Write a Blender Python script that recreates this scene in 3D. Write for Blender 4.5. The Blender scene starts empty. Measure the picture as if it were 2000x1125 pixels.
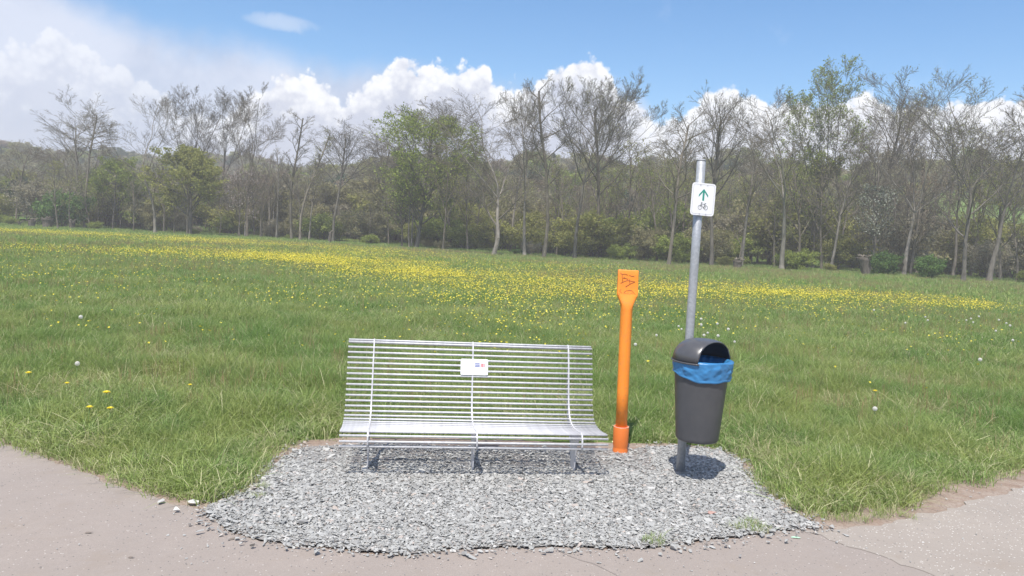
import bpy, bmesh, math, random
import numpy as np
from mathutils import Vector, Matrix
from math import radians as RAD, sin, cos, pi

# ------------------------------------------------------------------ camera, sky, sun
S = bpy.context.scene
COL = S.collection
CAM_H = 1.70
cam_d = bpy.data.cameras.new("camera")
cam = bpy.data.objects.new("camera", cam_d)
COL.objects.link(cam)
cam_d.sensor_width = 36.0
cam_d.lens = 27.0
cam_d.clip_start = 0.05
cam_d.clip_end = 4000
cam.matrix_world = Matrix.Translation((0, 0, CAM_H)) @ Matrix.Rotation(RAD(90 - 3.84), 4, 'X') @ Matrix.Rotation(RAD(2.98), 4, 'Z')
S.camera = cam

SUN_EL = 62.0
SUN_AZ = 196.0            # clockwise from +Y, the viewing direction
S.view_settings.view_transform = 'Standard'
S.view_settings.look = 'None'
S.view_settings.exposure = 0.45
S.view_settings.gamma = 1.0
S.view_settings.use_curve_mapping = False
sd = bpy.data.lights.new("sun", 'SUN')
sd.energy = 4.3
sd.angle = RAD(0.5)
sd.color = (1.0, 0.95, 0.88)
sun = bpy.data.objects.new("sun", sd)
COL.objects.link(sun)
sv = Vector((sin(RAD(SUN_AZ)) * cos(RAD(SUN_EL)), cos(RAD(SUN_AZ)) * cos(RAD(SUN_EL)), sin(RAD(SUN_EL))))
sun.rotation_euler = sv.to_track_quat('Z', 'Y').to_euler()


class NT:
    """small helper to write node trees"""
    def __init__(s, tree):
        s.t = tree; s.n = tree.nodes; s.l = tree.links
    def node(s, typ, **kw):
        n = s.n.new(typ)
        for k, v in kw.items():
            setattr(n, k, v)
        return n
    def put(s, sock, v):
        if v is None: return
        if isinstance(v, bpy.types.NodeSocket): s.l.new(v, sock)
        else: sock.default_value = v
    def math(s, op, a, b=None, c=None, clamp=False):
        n = s.node('ShaderNodeMath', operation=op, use_clamp=clamp)
        s.put(n.inputs[0], a); s.put(n.inputs[1], b); s.put(n.inputs[2], c)
        return n.outputs[0]
    def mix(s, f, a, b, mode='MIX'):
        n = s.node('ShaderNodeMix', data_type='RGBA', blend_type=mode)
        s.put(n.inputs[0], f)
        s.put(n.inputs[6], a if isinstance(a, bpy.types.NodeSocket) else (*a[:3], 1))
        s.put(n.inputs[7], b if isinstance(b, bpy.types.NodeSocket) else (*b[:3], 1))
        return n.outputs[2]
    def noise(s, vec, scale, detail=4, rough=0.55, dist=0.0):
        n = s.node('ShaderNodeTexNoise')
        s.put(n.inputs['Vector'], vec)
        n.inputs['Scale'].default_value = scale; n.inputs['Detail'].default_value = detail
        n.inputs['Roughness'].default_value = rough; n.inputs['Distortion'].default_value = dist
        return n.outputs['Fac']
    def vor(s, vec, scale, feature='F1', out='Distance', rnd=1.0):
        n = s.node('ShaderNodeTexVoronoi', feature=feature)
        s.put(n.inputs['Vector'], vec); n.inputs['Scale'].default_value = scale
        n.inputs['Randomness'].default_value = rnd
        return n.outputs[out]
    def ramp(s, f, stops):
        n = s.node('ShaderNodeValToRGB')
        e = n.color_ramp.elements
        while len(e) < len(stops): e.new(0.5)
        for i, (p, c) in enumerate(stops):
            e[i].position = p
            e[i].color = (c, c, c, 1) if isinstance(c, (int, float)) else (*c, 1)
        s.put(n.inputs[0], f)
        return n.outputs[0]
    def map(s, v, a, b, c=0.0, d=1.0, smooth=False):
        n = s.node('ShaderNodeMapRange', interpolation_type='SMOOTHSTEP' if smooth else 'LINEAR')
        s.put(n.inputs[0], v)
        for i, x in zip((1, 2, 3, 4), (a, b, c, d)): s.put(n.inputs[i], x)
        return n.outputs[0]
    def curve(s, v, pts):
        n = s.node('ShaderNodeFloatCurve')
        cv = n.mapping.curves[0]
        while len(cv.points) < len(pts): cv.points.new(0.5, 0.5)
        for p, (x, y) in zip(cv.points, pts):
            p.location = (x, y); p.handle_type = 'VECTOR'
        n.mapping.update()
        s.put(n.inputs['Value'], v)
        return n.outputs[0]


W = bpy.data.worlds.new("World"); S.world = W; W.use_nodes = True
w = NT(W.node_tree); w.n.clear()
SKY_STR = 0.125
sky = w.node('ShaderNodeTexSky', sky_type='NISHITA', sun_disc=False)
sky.sun_elevation = RAD(SUN_EL); sky.sun_rotation = RAD(SUN_AZ)
sky.altitude = 200; sky.air_density = 1.0; sky.dust_density = 1.2; sky.ozone_density = 2.0
tc = w.node('ShaderNodeTexCoord')
sep = w.node('ShaderNodeSeparateXYZ'); w.put(sep.inputs[0], tc.outputs['Generated'])
az = w.math('MULTIPLY', w.math('ARCTAN2', sep.outputs[0], sep.outputs[1]), 57.29578)
el = w.math('MULTIPLY', w.math('ARCSINE', sep.outputs[2]), 57.29578)
D = tc.outputs['Generated']
# cumulus outlines: azimuth (deg) -> elevation of the cloud top (deg)
topA = [(-45, 17), (-37, 16.3), (-33.9, 15.4), (-30.5, 14.2), (-28.9, 13.4), (-26.6, 12.6), (-22.9, 12.1), (-18.3, 12.2), (-14.8, 12.2), (-11.2, 11.9), (-6, 11.1), (-0.8, 11.0), (2.9, 11.5), (6.7, 11.2), (8.8, 10.1), (10.2, 8.3), (14.1, 8.9), (17.6, 8.6), (22.1, 10.3), (24.6, 10.4), (26.8, 9.5), (32.8, 9.0), (45, 8)]
topB = [(-45, 9.5), (-40, 8.5), (-33.9, 9.7), (-32.3, 10.5), (-31.5, 11.6), (-30.4, 11.8), (-29.5, 11.0), (-28.3, 10.2), (-26, 9.2), (-23.5, 7.5), (-21, 7.0), (-19.5, 8.2), (-19, 9), (-17.9, 9.8), (-16.9, 10.6), (-15.5, 10.9), (-14.6, 10.3), (-13.5, 9.7), (-13.1, 8.7), (-11.9, 10.2), (-10.5, 11.4), (-8.7, 12.5), (-7.6, 11.9), (-6.5, 12.6), (-5.3, 12.0), (-4.1, 12.6), (-2.7, 12.3), (-1.9, 11.1), (0.7, 11.1), (2.7, 12.5), (4, 13.2), (5.3, 13.1), (6.5, 12.2), (6.9, 11.1), (8.3, 10.1), (9.5, 8.7), (12.3, 9.8), (13.5, 11.2), (14.3, 11.6), (15.3, 11.6), (16.3, 11.0), (17.6, 10.4), (20.9, 10.2), (24.1, 10.9), (25.3, 10.4), (26.9, 10.0), (28.6, 10.3), (30, 10.4), (31.7, 10.6), (33, 10.3), (38, 11.5), (45, 9)]
pp = w.math('DIVIDE', w.math('PINGPONG', w.math('ADD', az, 45.0), 90.0), 90.0)
cA = w.math('MULTIPLY', w.curve(pp, [((a + 45) / 90, e / 20) for a, e in topA]), 20.0)
cB = w.math('MULTIPLY', w.curve(pp, [((a + 45) / 90, e / 20) for a, e in topB]), 20.0)
n_big = w.math('SUBTRACT', w.noise(D, 9, 5, 0.55), 0.5)
n_mid = w.math('SUBTRACT', w.noise(D, 30, 7, 0.6), 0.5)
bil = w.math('SUBTRACT', 0.35, w.vor(D, 46, 'F1'))
bil2 = w.math('SUBTRACT', 0.3, w.vor(D, 120, 'F1'))
bil3 = w.math('SUBTRACT', 0.3, w.vor(D, 300, 'F1'))
eA = w.math('SUBTRACT', w.math('ADD', cA, w.math('ADD', w.math('MULTIPLY', n_big, 4.0), w.math('MULTIPLY', n_mid, 1.6))), el)
eB = w.math('SUBTRACT', w.math('ADD', cB, w.math('ADD', w.math('MULTIPLY', n_mid, 2.3), w.math('ADD', w.math('MULTIPLY', bil, 1.2), w.math('ADD', w.math('MULTIPLY', bil2, 0.6), w.math('MULTIPLY', bil3, 0.25))))), el)
mA = w.map(eA, -0.9, 2.4, 0, 0.93, True)
mB = w.map(eB, -0.30, 0.25, 0, 1, True)
# thin veil patches in the blue
veil = w.map(w.noise(D, 7, 6, 0.62), 0.60, 0.82, 0, 0.28, True)
sky_c = w.node('ShaderNodeVectorMath', operation='SCALE')
w.put(sky_c.inputs[0], sky.outputs[0]); sky_c.inputs['Scale'].default_value = SKY_STR
hsv = w.node('ShaderNodeHueSaturation'); hsv.inputs['Saturation'].default_value = 1.24; hsv.inputs['Value'].default_value = 1.10
w.put(hsv.inputs['Color'], sky_c.outputs[0])
blue = hsv.outputs[0]
aN = w.noise(D, 5.5, 6, 0.6)
mC = w.math('MULTIPLY', w.map(w.noise(D, 2.6, 6, 0.6, 0.4), 0.46, 0.60, 0, 0.9, True), w.map(el, 19.0, 40.0, 0, 1, True))  # broken cloud added overhead, out of view, to whiten the bluish ambient light
grayA = w.mix(w.map(aN, 0.36, 0.62, 0, 1, True), (0.40, 0.46, 0.60), (0.58, 0.62, 0.73))
shade = w.math('ADD', w.math('MULTIPLY', w.map(eB, -0.3, 4.6, 0, 1), 1.15), w.math('ADD', w.math('MULTIPLY', n_mid, 1.5), w.math('ADD', w.math('MULTIPLY', bil, -0.9), w.math('MULTIPLY', bil2, -0.55))))
colB = w.mix(w.math('MULTIPLY', w.map(shade, 0.15, 1.15, 0, 1, True), w.map(az, 3, 11, 1, 0.55)), (0.80, 0.81, 0.84), (0.50, 0.53, 0.63))
base = w.mix(veil, blue, (0.78, 0.82, 0.93))
wx_ = w.math('POWER', w.math('DIVIDE', w.math('ADD', az, w.math('ADD', 17.3, w.math('MULTIPLY', n_mid, 3.0))), 1.9), 2.0)
wy_ = w.math('POWER', w.math('DIVIDE', w.math('SUBTRACT', el, w.math('ADD', 13.75, w.math('MULTIPLY', n_mid, 1.2))), 0.42), 2.0)
wisp = w.map(w.math('ADD', wx_, wy_), 2.2, 0.0, 0, 0.45, True)
base = w.mix(wisp, base, (0.62, 0.67, 0.76))
base = w.mix(mC, base, (0.66, 0.67, 0.73))
base = w.mix(mA, base, grayA)
base = w.mix(w.math('MULTIPLY', mB, w.map(az, -19, -25, 1, 0.5)), base, colB)
# below the horizon: dull ground tone
base = w.mix(w.map(el, -0.6, -3.0, 0, 1), base, (0.10, 0.13, 0.07))
bg = w.node('ShaderNodeBackground'); w.put(bg.inputs[0], base); bg.inputs[1].default_value = 1.0
wo = w.node('ShaderNodeOutputWorld'); w.l.new(bg.outputs[0], wo.inputs[0])

# ------------------------------------------------------------------ helpers
rng = np.random.default_rng(11)
R = random.Random(5)


def tag(o, label=None, cat=None, group=None, kind=None):
    if label: o['label'] = label
    if cat: o['category'] = cat
    if group: o['group'] = group
    if kind: o['kind'] = kind
    return o


def empty(name, loc=(0, 0, 0), rz=0.0):
    o = bpy.data.objects.new(name, None); COL.objects.link(o)
    o.empty_display_size = 0.2
    o.location = loc; o.rotation_euler = (0, 0, rz)
    return o


def link_mesh(name, me, parent=None, loc=None, rot=None, scale=None, link=True):
    o = bpy.data.objects.new(name, me)
    if link: COL.objects.link(o)
    if parent: o.parent = parent
    if loc is not None: o.location = loc
    if rot is not None: o.rotation_euler = rot
    if scale is not None: o.scale = scale
    return o


def fast_mesh(name, V, F, mats, midx=None, smooth=False):
    """F: array (n,3) or (n,4)"""
    me = bpy.data.meshes.new(name)
    V = np.asarray(V, dtype=np.float32); F = np.asarray(F, dtype=np.int32)
    me.vertices.add(len(V)); me.vertices.foreach_set('co', V.ravel())
    k = F.shape[1]
    me.loops.add(F.size); me.loops.foreach_set('vertex_index', F.ravel())
    me.polygons.add(len(F))
    me.polygons.foreach_set('loop_start', np.arange(0, F.size, k, dtype=np.int32))
    me.polygons.foreach_set('loop_total', np.full(len(F), k, dtype=np.int32))
    if midx is not None: me.polygons.foreach_set('material_index', np.asarray(midx, dtype=np.int32))
    me.polygons.foreach_set('use_smooth', np.full(len(F), smooth, dtype=bool))
    for m in (mats if isinstance(mats, (list, tuple)) else [mats]): me.materials.append(m)
    me.update(calc_edges=True)
    return me


class MB:
    """mesh builder for the man-made things"""
    def __init__(s): s.bm = bmesh.new()
    def tube(s, pts, r, n=10, caps=True, closed=False):
        pts = [Vector(p) for p in pts]
        rs = r if isinstance(r, (list, tuple)) else [r] * len(pts)
        rings = []; up = None
        for i, p in enumerate(pts):
            if closed: t = pts[(i + 1) % len(pts)] - pts[i - 1]
            else: t = pts[min(i + 1, len(pts) - 1)] - pts[max(i - 1, 0)]
            t.normalize()
            if up is None:
                up = t.orthogonal().normalized()
            else:
                up = (up - t * up.dot(t)).normalized()
            b = t.cross(up)
            rings.append([s.bm.verts.new(p + (up * cos(2 * pi * k / n) + b * sin(2 * pi * k / n)) * rs[i]) for k in range(n)])
        m = len(rings)
        for i in range(m if closed else m - 1):
            a, c = rings[i], rings[(i + 1) % m]
            for k in range(n):
                f = s.bm.faces.new((a[k], a[(k + 1) % n], c[(k + 1) % n], c[k])); f.smooth = True
        if caps and not closed:
            s.bm.faces.new(rings[0][::-1]); s.bm.faces.new(rings[-1])
        return s
    def box(s, c, size, M=None):
        r = bmesh.ops.create_cube(s.bm, size=1.0)
        for v in r['verts']:
            co = Vector((v.co.x * size[0], v.co.y * size[1], v.co.z * size[2]))
            if M: co = M @ co
            v.co = co + Vector(c)
        return s
    def prism(s, outline, axis, a, b):
        """outline of 2-D points, extruded along axis 'x' or 'y' or 'z' from a to b"""
        def P(u, v, t):
            return {'x': (t, u, v), 'y': (u, t, v), 'z': (u, v, t)}[axis]
        A = [s.bm.verts.new(P(u, v, a)) for u, v in outline]
        B = [s.bm.verts.new(P(u, v, b)) for u, v in outline]
        n = len(outline)
        s.bm.faces.new(A); s.bm.faces.new(B[::-1])
        for i in range(n): s.bm.faces.new((A[i], B[i], B[(i + 1) % n], A[(i + 1) % n]))
        return s
    def loft(s, rings, cap0=True, cap1=True, smooth=True, closed=True):
        vs = [[s.bm.verts.new(p) for p in r] for r in rings]
        n = len(vs[0])
        for a, c in zip(vs, vs[1:]):
            for k in range(n if closed else n - 1):
                f = s.bm.faces.new((a[k], a[(k + 1) % n], c[(k + 1) % n], c[k])); f.smooth = smooth
        if cap0: s.bm.faces.new(vs[0][::-1])
        if cap1: s.bm.faces.new(vs[-1])
        return s
    def build(s, name, mat, parent=None, bevel=0.0, loc=None, rot=None):
        bmesh.ops.recalc_face_normals(s.bm, faces=s.bm.faces)
        if bevel:
            bmesh.ops.bevel(s.bm, geom=[e for e in s.bm.edges if e.calc_face_angle(0) > 0.6], offset=bevel, segments=2, affect='EDGES', profile=0.5)
        me = bpy.data.meshes.new(name); s.bm.to_mesh(me); s.bm.free()
        me.materials.append(mat)
        return link_mesh(name, me, parent, loc, rot)


def mat(name, color, rough=0.6, metal=0.0, spec=0.5, fn=None, trans=0.0):
    m = bpy.data.materials.new(name); m.use_nodes = True
    t = NT(m.node_tree)
    b = t.n['Principled BSDF']
    b.inputs['Base Color'].default_value = (*color, 1)
    b.inputs['Roughness'].default_value = rough; b.inputs['Metallic'].default_value = metal
    b.inputs['Specular IOR Level'].default_value = spec
    if fn: fn(t, b)
    if trans:
        out = t.n['Material Output']
        tr = t.node('ShaderNodeBsdfTranslucent')
        src = b.inputs['Base Color']
        if src.is_linked: t.l.new(src.links[0].from_socket, tr.inputs[0])
        else: tr.inputs[0].default_value = (*color, 1)
        mx = t.node('ShaderNodeMixShader'); mx.inputs[0].default_value = trans
        t.l.new(b.outputs[0], mx.inputs[1]); t.l.new(tr.outputs[0], mx.inputs[2]); t.l.new(mx.outputs[0], out.inputs[0])
    return m


def bump(t, b, h, strength=0.4, dist=0.01):
    n = t.node('ShaderNodeBump'); n.inputs['Strength'].default_value = strength; n.inputs['Distance'].default_value = dist
    t.put(n.inputs['Height'], h); t.l.new(n.outputs[0], b.inputs['Normal'])


def pos(t): return t.node('ShaderNodeNewGeometry').outputs['Position']
def objc(t): return t.node('ShaderNodeTexCoord').outputs['Object']
def rnd(t): return t.node('ShaderNodeObjectInfo').outputs['Random']
def isl(t): return t.node('ShaderNodeNewGeometry').outputs['Random Per Island']


# ------------------------------------------------------------------ materials
def f_ground(t, b):
    p = pos(t)
    n1 = t.noise(p, 0.35, 5, 0.6); n2 = t.noise(p, 6.0, 5, 0.65); n3 = t.noise(p, 0.06, 3)
    c = t.mix(t.map(n1, 0.35, 0.65), (0.13, 0.18, 0.06), (0.18, 0.21, 0.08))
    c = t.mix(t.map(n2, 0.50, 0.75), c, (0.12, 0.12, 0.05))
    c = t.mix(t.map(n3, 0.35, 0.6, 0, 0.7), c, (0.13, 0.25, 0.05))
    t.l.new(c, b.inputs['Base Color']); bump(t, b, n2, 0.6, 0.05)
M_ground = mat("meadow_ground", (0.06, 0.1, 0.03), 0.95, spec=0.1, fn=f_ground)


def f_asphalt(c1, c2, spk, spk_t):
    def f(t, b):
        p = pos(t)
        big = t.noise(p, 1.1, 5, 0.6); mid = t.noise(p, 9, 5, 0.65); fine = t.noise(p, 160, 3, 0.7)
        c = t.mix(t.map(big, 0.32, 0.68), c1, c2)
        c = t.mix(t.map(mid, 0.3, 0.70, 0, 0.75), c, tuple(x * 0.80 for x in c1))
        c = t.mix(t.map(fine, 0.35, 0.65, 0.0, 0.8), c, tuple(x * 0.72 for x in c1))
        v = t.node('ShaderNodeTexVoronoi'); t.put(v.inputs['Vector'], p); v.inputs['Scale'].default_value = 85
        sepc = t.node('ShaderNodeSeparateColor'); t.l.new(v.outputs['Color'], sepc.inputs[0])
        chip = t.math('MULTIPLY', t.map(sepc.outputs[0], spk_t, spk_t + 0.02), t.map(v.outputs['Distance'], 0.42, 0.30))
        c = t.mix(chip, c, spk)
        dark = t.math('MULTIPLY', t.map(sepc.outputs[1], 0.95, 0.97), t.map(v.outputs['Distance'], 0.40, 0.28))
        c = t.mix(dark, c, (0.13, 0.12, 0.115))
        dirt = t.map(t.noise(p, 2.3, 6, 0.7, 0.6), 0.52, 0.72, 0, 0.6, True)
        c = t.mix(dirt, c, (0.27, 0.225, 0.185))
        t.l.new(c, b.inputs['Base Color'])
        bump(t, b, t.math('ADD', t.math('MULTIPLY', fine, 0.6), t.math('MULTIPLY', chip, 0.5)), 0.5, 0.004)
    return f
M_path = mat("worn_asphalt", (0.35, 0.3, 0.28), 0.9, spec=0.25, fn=f_asphalt((0.355, 0.305, 0.268), (0.290, 0.255, 0.228), (0.47, 0.43, 0.39), 0.96))
M_path2 = mat("old_asphalt", (0.38, 0.34, 0.31), 0.9, spec=0.25, fn=f_asphalt((0.385, 0.34, 0.295), (0.31, 0.27, 0.235), (0.60, 0.57, 0.52), 0.88))


def f_soil(t, b):
    p = pos(t); n = t.noise(p, 7, 6, 0.7); n2 = t.noise(p, 60, 4, 0.7)
    c = t.mix(t.map(n, 0.35, 0.65), (0.28, 0.205, 0.16), (0.37, 0.31, 0.26))
    c = t.mix(t.map(n2, 0.45, 0.7, 0, 0.6), c, (0.17, 0.12, 0.09))
    t.l.new(c, b.inputs['Base Color']); bump(t, b, n2, 0.8, 0.012)
M_soil = mat("reddish_soil", (0.25, 0.17, 0.13), 0.97, spec=0.1, fn=f_soil)


def f_gbase(t, b):
    p = pos(t); v = t.vor(p, 55); n = t.noise(p, 3, 4)
    c = t.mix(t.map(v, 0.1, 0.5), (0.36, 0.355, 0.34), (0.26, 0.25, 0.235))
    c = t.mix(t.map(n, 0.45, 0.7, 0, 0.5), c, (0.25, 0.20, 0.17))
    t.l.new(c, b.inputs['Base Color']); bump(t, b, t.math('SUBTRACT', 1.0, v), 0.8, 0.02)
M_gbase = mat("gravel_bed", (0.25, 0.25, 0.24), 0.95, fn=f_gbase)


def f_stone(t, b):
    r = rnd(t)
    c = t.ramp(r, [(0.0, (0.25, 0.245, 0.235)), (0.25, (0.31, 0.31, 0.295)), (0.55, (0.35, 0.35, 0.335)), (0.82, (0.40, 0.40, 0.38)), (0.95, (0.52, 0.51, 0.485)), (0.985, (0.40, 0.34, 0.30)), (1.0, (0.40, 0.34, 0.29))])
    n = t.noise(objc(t), 2.2, 4, 0.6)
    c = t.mix(t.map(n, 0.3, 0.7, 0, 0.35), c, (0.30, 0.30, 0.29))
    t.l.new(c, b.inputs['Base Color'])
M_stone = mat("crushed_stone", (0.4, 0.4, 0.4), 0.85, spec=0.3, fn=f_stone)


def f_grass(dry):
    def f(t, b):
        p = pos(t); r = rnd(t); i = isl(t)
        n1 = t.noise(p, 0.45, 4, 0.6); n2 = t.noise(p, 2.2, 3, 0.6)
        g = t.mix(t.map(n1, 0.36, 0.64, 0, 1, True), (0.215, 0.335, 0.080), (0.370, 0.430, 0.130))
        g = t.mix(t.map(n2, 0.45, 0.70, 0, 0.65), g, (0.150, 0.300, 0.080))
        g = t.mix(t.math('MULTIPLY', r, 0.4), g, (0.27, 0.31, 0.12))
        # dead straw-coloured blades among the green ones
        d = t.math('MULTIPLY', t.map(i, 1.0 - dry, 1.0 - dry + 0.03), 0.85)
        g = t.mix(d, g, (0.58, 0.55, 0.33))
        g = t.mix(t.map(i, 0.0, 0.30, 0.25, 0.0), g, (0.11, 0.21, 0.06))
        t.l.new(g, b.inputs['Base Color'])
    return f
M_grass = mat("grass_blades", (0.1, 0.2, 0.04), 0.5, spec=0.35, fn=f_grass(0.13), trans=0.42)
M_grass_edge = mat("verge_grass_blades", (0.1, 0.2, 0.04), 0.55, spec=0.3, fn=f_grass(0.34), trans=0.25)
M_grass_far = mat("far_grass_blades", (0.1, 0.2, 0.04), 0.6, spec=0.2, fn=f_grass(0.08), trans=0.35)
M_yellow = mat("buttercup_petals", (0.82, 0.70, 0.07), 0.45, spec=0.4, trans=0.2)
M_dand = mat("dandelion_petals", (0.86, 0.72, 0.04), 0.6, trans=0.1)
M_white_fl = mat("white_seed_fluff", (0.80, 0.78, 0.72), 0.9, trans=0.5)
M_stem = mat("flower_stem", (0.14, 0.22, 0.06), 0.6)


def f_bark(c1, c2, sc=3.0):
    def f(t, b):
        p = objc(t)
        mp = t.node('ShaderNodeMapping'); mp.inputs['Scale'].default_value = (1, 1, 0.25); t.put(mp.inputs[0], p)
        n = t.noise(mp.outputs[0], sc * 2, 5, 0.7); n2 = t.noise(p, sc * 0.35, 3)
        c = t.mix(t.map(n, 0.35, 0.65), c1, c2)
        c = t.mix(t.map(n2, 0.5, 0.75, 0, 0.5), c, tuple(x * 0.6 for x in c1))
        t.l.new(c, b.inputs['Base Color']); bump(t, b, n, 0.6, 0.04)
    return f
M_bark = {
    'pale': mat("pale_bark", (0.3, 0.27, 0.23), 0.9, spec=0.1, fn=f_bark((0.18, 0.16, 0.135), (0.31, 0.28, 0.24))),
    'mid': mat("brown_bark", (0.2, 0.17, 0.14), 0.9, spec=0.1, fn=f_bark((0.125, 0.108, 0.085), (0.22, 0.195, 0.155))),
    'dark': mat("dark_bark", (0.09, 0.08, 0.06), 0.9, spec=0.1, fn=f_bark((0.10, 0.09, 0.075), (0.18, 0.165, 0.14))),
}


def f_leaf(c1, c2, c3):
    def f(t, b):
        i = isl(t); p = pos(t)
        c = t.ramp(i, [(0.0, c1), (0.55, c2), (1.0, c3)])
        n = t.noise(p, 0.35, 3)
        c = t.mix(t.map(n, 0.35, 0.7, 0, 0.35), c, c1)
        t.l.new(c, b.inputs['Base Color'])
    return f
M_leaf = {
    'green': mat("fresh_leaves", (0.1, 0.16, 0.04), 0.6, spec=0.2, fn=f_leaf((0.19, 0.24, 0.05), (0.27, 0.33, 0.06), (0.39, 0.44, 0.11)), trans=0.4),
    'bright': mat("bright_leaves", (0.1, 0.2, 0.04), 0.6, spec=0.2, fn=f_leaf((0.08, 0.15, 0.035), (0.12, 0.22, 0.05), (0.18, 0.29, 0.075)), trans=0.4),
    'olive': mat("olive_leaves", (0.09, 0.1, 0.05), 0.65, spec=0.2, fn=f_leaf((0.24, 0.25, 0.07), (0.34, 0.345, 0.095), (0.45, 0.44, 0.14)), trans=0.48),
    'dull': mat("dull_leaves", (0.1, 0.1, 0.07), 0.7, spec=0.15, fn=f_leaf((0.25, 0.235, 0.12), (0.34, 0.32, 0.16), (0.44, 0.40, 0.21)), trans=0.48),
    'bud': mat("brown_buds", (0.2, 0.16, 0.11), 0.7, spec=0.15, fn=f_leaf((0.25, 0.23, 0.16), (0.35, 0.32, 0.22), (0.45, 0.41, 0.29)), trans=0.45),
    'pink': mat("pale_blossom", (0.5, 0.42, 0.4), 0.7, spec=0.15, fn=f_leaf((0.19, 0.16, 0.13), (0.33, 0.27, 0.24), (0.64, 0.56, 0.52)), trans=0.25),
    'white': mat("whitish_blossom", (0.5, 0.5, 0.45), 0.7, spec=0.15, fn=f_leaf((0.17, 0.19, 0.12), (0.30, 0.32, 0.24), (0.58, 0.58, 0.52)), trans=0.25),
    'rust': mat("reddish_young_leaves", (0.25, 0.15, 0.1), 0.7, spec=0.15, fn=f_leaf((0.23, 0.18, 0.13), (0.31, 0.245, 0.18), (0.38, 0.31, 0.23)), trans=0.4),
    'fir': mat("fir_needles", (0.03, 0.05, 0.03), 0.7, spec=0.15, fn=f_leaf((0.04, 0.065, 0.033), (0.055, 0.085, 0.043), (0.08, 0.115, 0.06))),
}


def f_steel(t, b):
    n = t.noise(objc(t), 35, 4, 0.6)
    t.l.new(t.mix(t.map(n, 0.35, 0.65), (0.47, 0.47, 0.485), (0.60, 0.60, 0.61)), b.inputs['Base Color'])
    t.put(b.inputs['Roughness'], t.map(n, 0.3, 0.7, 0.42, 0.6))
M_steel = mat("brushed_steel", (0.68, 0.69, 0.71), 0.5, 0.1, fn=f_steel)
M_plate = mat("galvanised_plate", (0.52, 0.52, 0.545), 0.5, 0.2, fn=None)


def f_galv(t, b):
    v = t.node('ShaderNodeTexVoronoi'); t.put(v.inputs['Vector'], objc(t)); v.inputs['Scale'].default_value = 60
    s_ = t.node('ShaderNodeSeparateColor'); t.l.new(v.outputs['Color'], s_.inputs[0])
    n = t.noise(objc(t), 4, 5, 0.6)
    c = t.mix(s_.outputs[0], (0.33, 0.345, 0.365), (0.42, 0.435, 0.455))
    c = t.mix(t.map(n, 0.5, 0.75, 0, 0.5), c, (0.30, 0.31, 0.32))
    t.l.new(c, b.inputs['Base Color'])
M_galv = mat("galvanised_steel", (0.42, 0.44, 0.46), 0.45, 0.35, fn=f_galv)


def f_orange(t, b):
    n = t.noise(objc(t), 5, 5, 0.6); n2 = t.noise(objc(t), 40, 4, 0.6)
    c = t.mix(t.map(n, 0.35, 0.7), (0.95, 0.30, 0.032), (0.88, 0.26, 0.030))
    c = t.mix(t.map(n2, 0.52, 0.75, 0, 0.45), c, (0.55, 0.22, 0.08))
    t.l.new(c, b.inputs['Base Color'])
M_orange = mat("orange_plastic", (0.9, 0.27, 0.02), 0.42, fn=f_orange)
M_orange2 = mat("orange_clay_pipe", (0.74, 0.19, 0.035), 0.5)
M_marker = mat("marker_pen", (0.28, 0.06, 0.03), 0.6)


def f_bin(t, b):
    n = t.noise(objc(t), 6, 5, 0.65); n2 = t.noise(objc(t), 120, 3, 0.6)
    t.l.new(t.mix(t.map(n, 0.3, 0.75), (0.060, 0.061, 0.067), (0.082, 0.082, 0.086)), b.inputs['Base Color'])
    bump(t, b, n2, 0.12, 0.002)
M_bin = mat("dark_grey_plastic", (0.065, 0.066, 0.072), 0.42, fn=f_bin)
M_binhood = mat("hood_plastic", (0.075, 0.075, 0.082), 0.30, fn=f_bin)
M_binhood.node_tree.nodes['Principled BSDF'].inputs['Roughness'].default_value = 0.30
M_bag = mat("blue_bag_film", (0.05, 0.235, 0.50), 0.28, spec=0.6, trans=0.18)
M_white = mat("white_enamel", (0.80, 0.80, 0.82), 0.35)
M_black = mat("dark_print", (0.10, 0.11, 0.11), 0.6)
M_teal = mat("green_print", (0.02, 0.26, 0.20), 0.5)
M_bluep = mat("blue_print", (0.05, 0.08, 0.28), 0.5)
M_redp = mat("red_print", (0.50, 0.05, 0.06), 0.5)
M_grayp = mat("grey_print", (0.45, 0.45, 0.46), 0.6)
M_wood = mat("old_dead_wood", (0.1, 0.085, 0.07), 0.95, spec=0.1, fn=f_bark((0.07, 0.06, 0.05), (0.17, 0.15, 0.125), 6))

# ------------------------------------------------------------------ ground, paths, gravel bed
def sstep(x, a, b):
    t = np.clip((x - a) / (b - a), 0, 1); return t * t * (3 - 2 * t)


def ground_z(x, y):
    x = np.asarray(x, float); y = np.asarray(y, float)
    r = np.hypot(x, y); a = np.degrees(np.arctan2(x, y))
    h1 = np.interp(a, [-90, -50, -36, -26, -18, -8, 2, 12, 24, 34, 50, 90], [0, .8, 1.1, 2.2, 6.7, 10.6, 12.9, 13.9, 13.9, 13.9, 10, 0])
    h2 = np.interp(a, [-110, -60, -34, -22, -12, 0, 10, 60, 110], [0, 12, 14.5, 13, 6.5, 1, 0, 0, 0])
    h1 = h1 * (1 + 0.08 * np.sin(a * 0.5) + 0.05 * np.sin(a * 1.3))
    z = h1 * sstep(r, 88, 176) + h2 * sstep(r, 175, 270) * (1 + 0.06 * np.sin(a * 0.9 + 1))
    lump = 0.12 * np.sin(x * 0.11 + 1) * np.sin(y * 0.07) * sstep(r, 14, 60)
    return z + lump * 0.6


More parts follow.
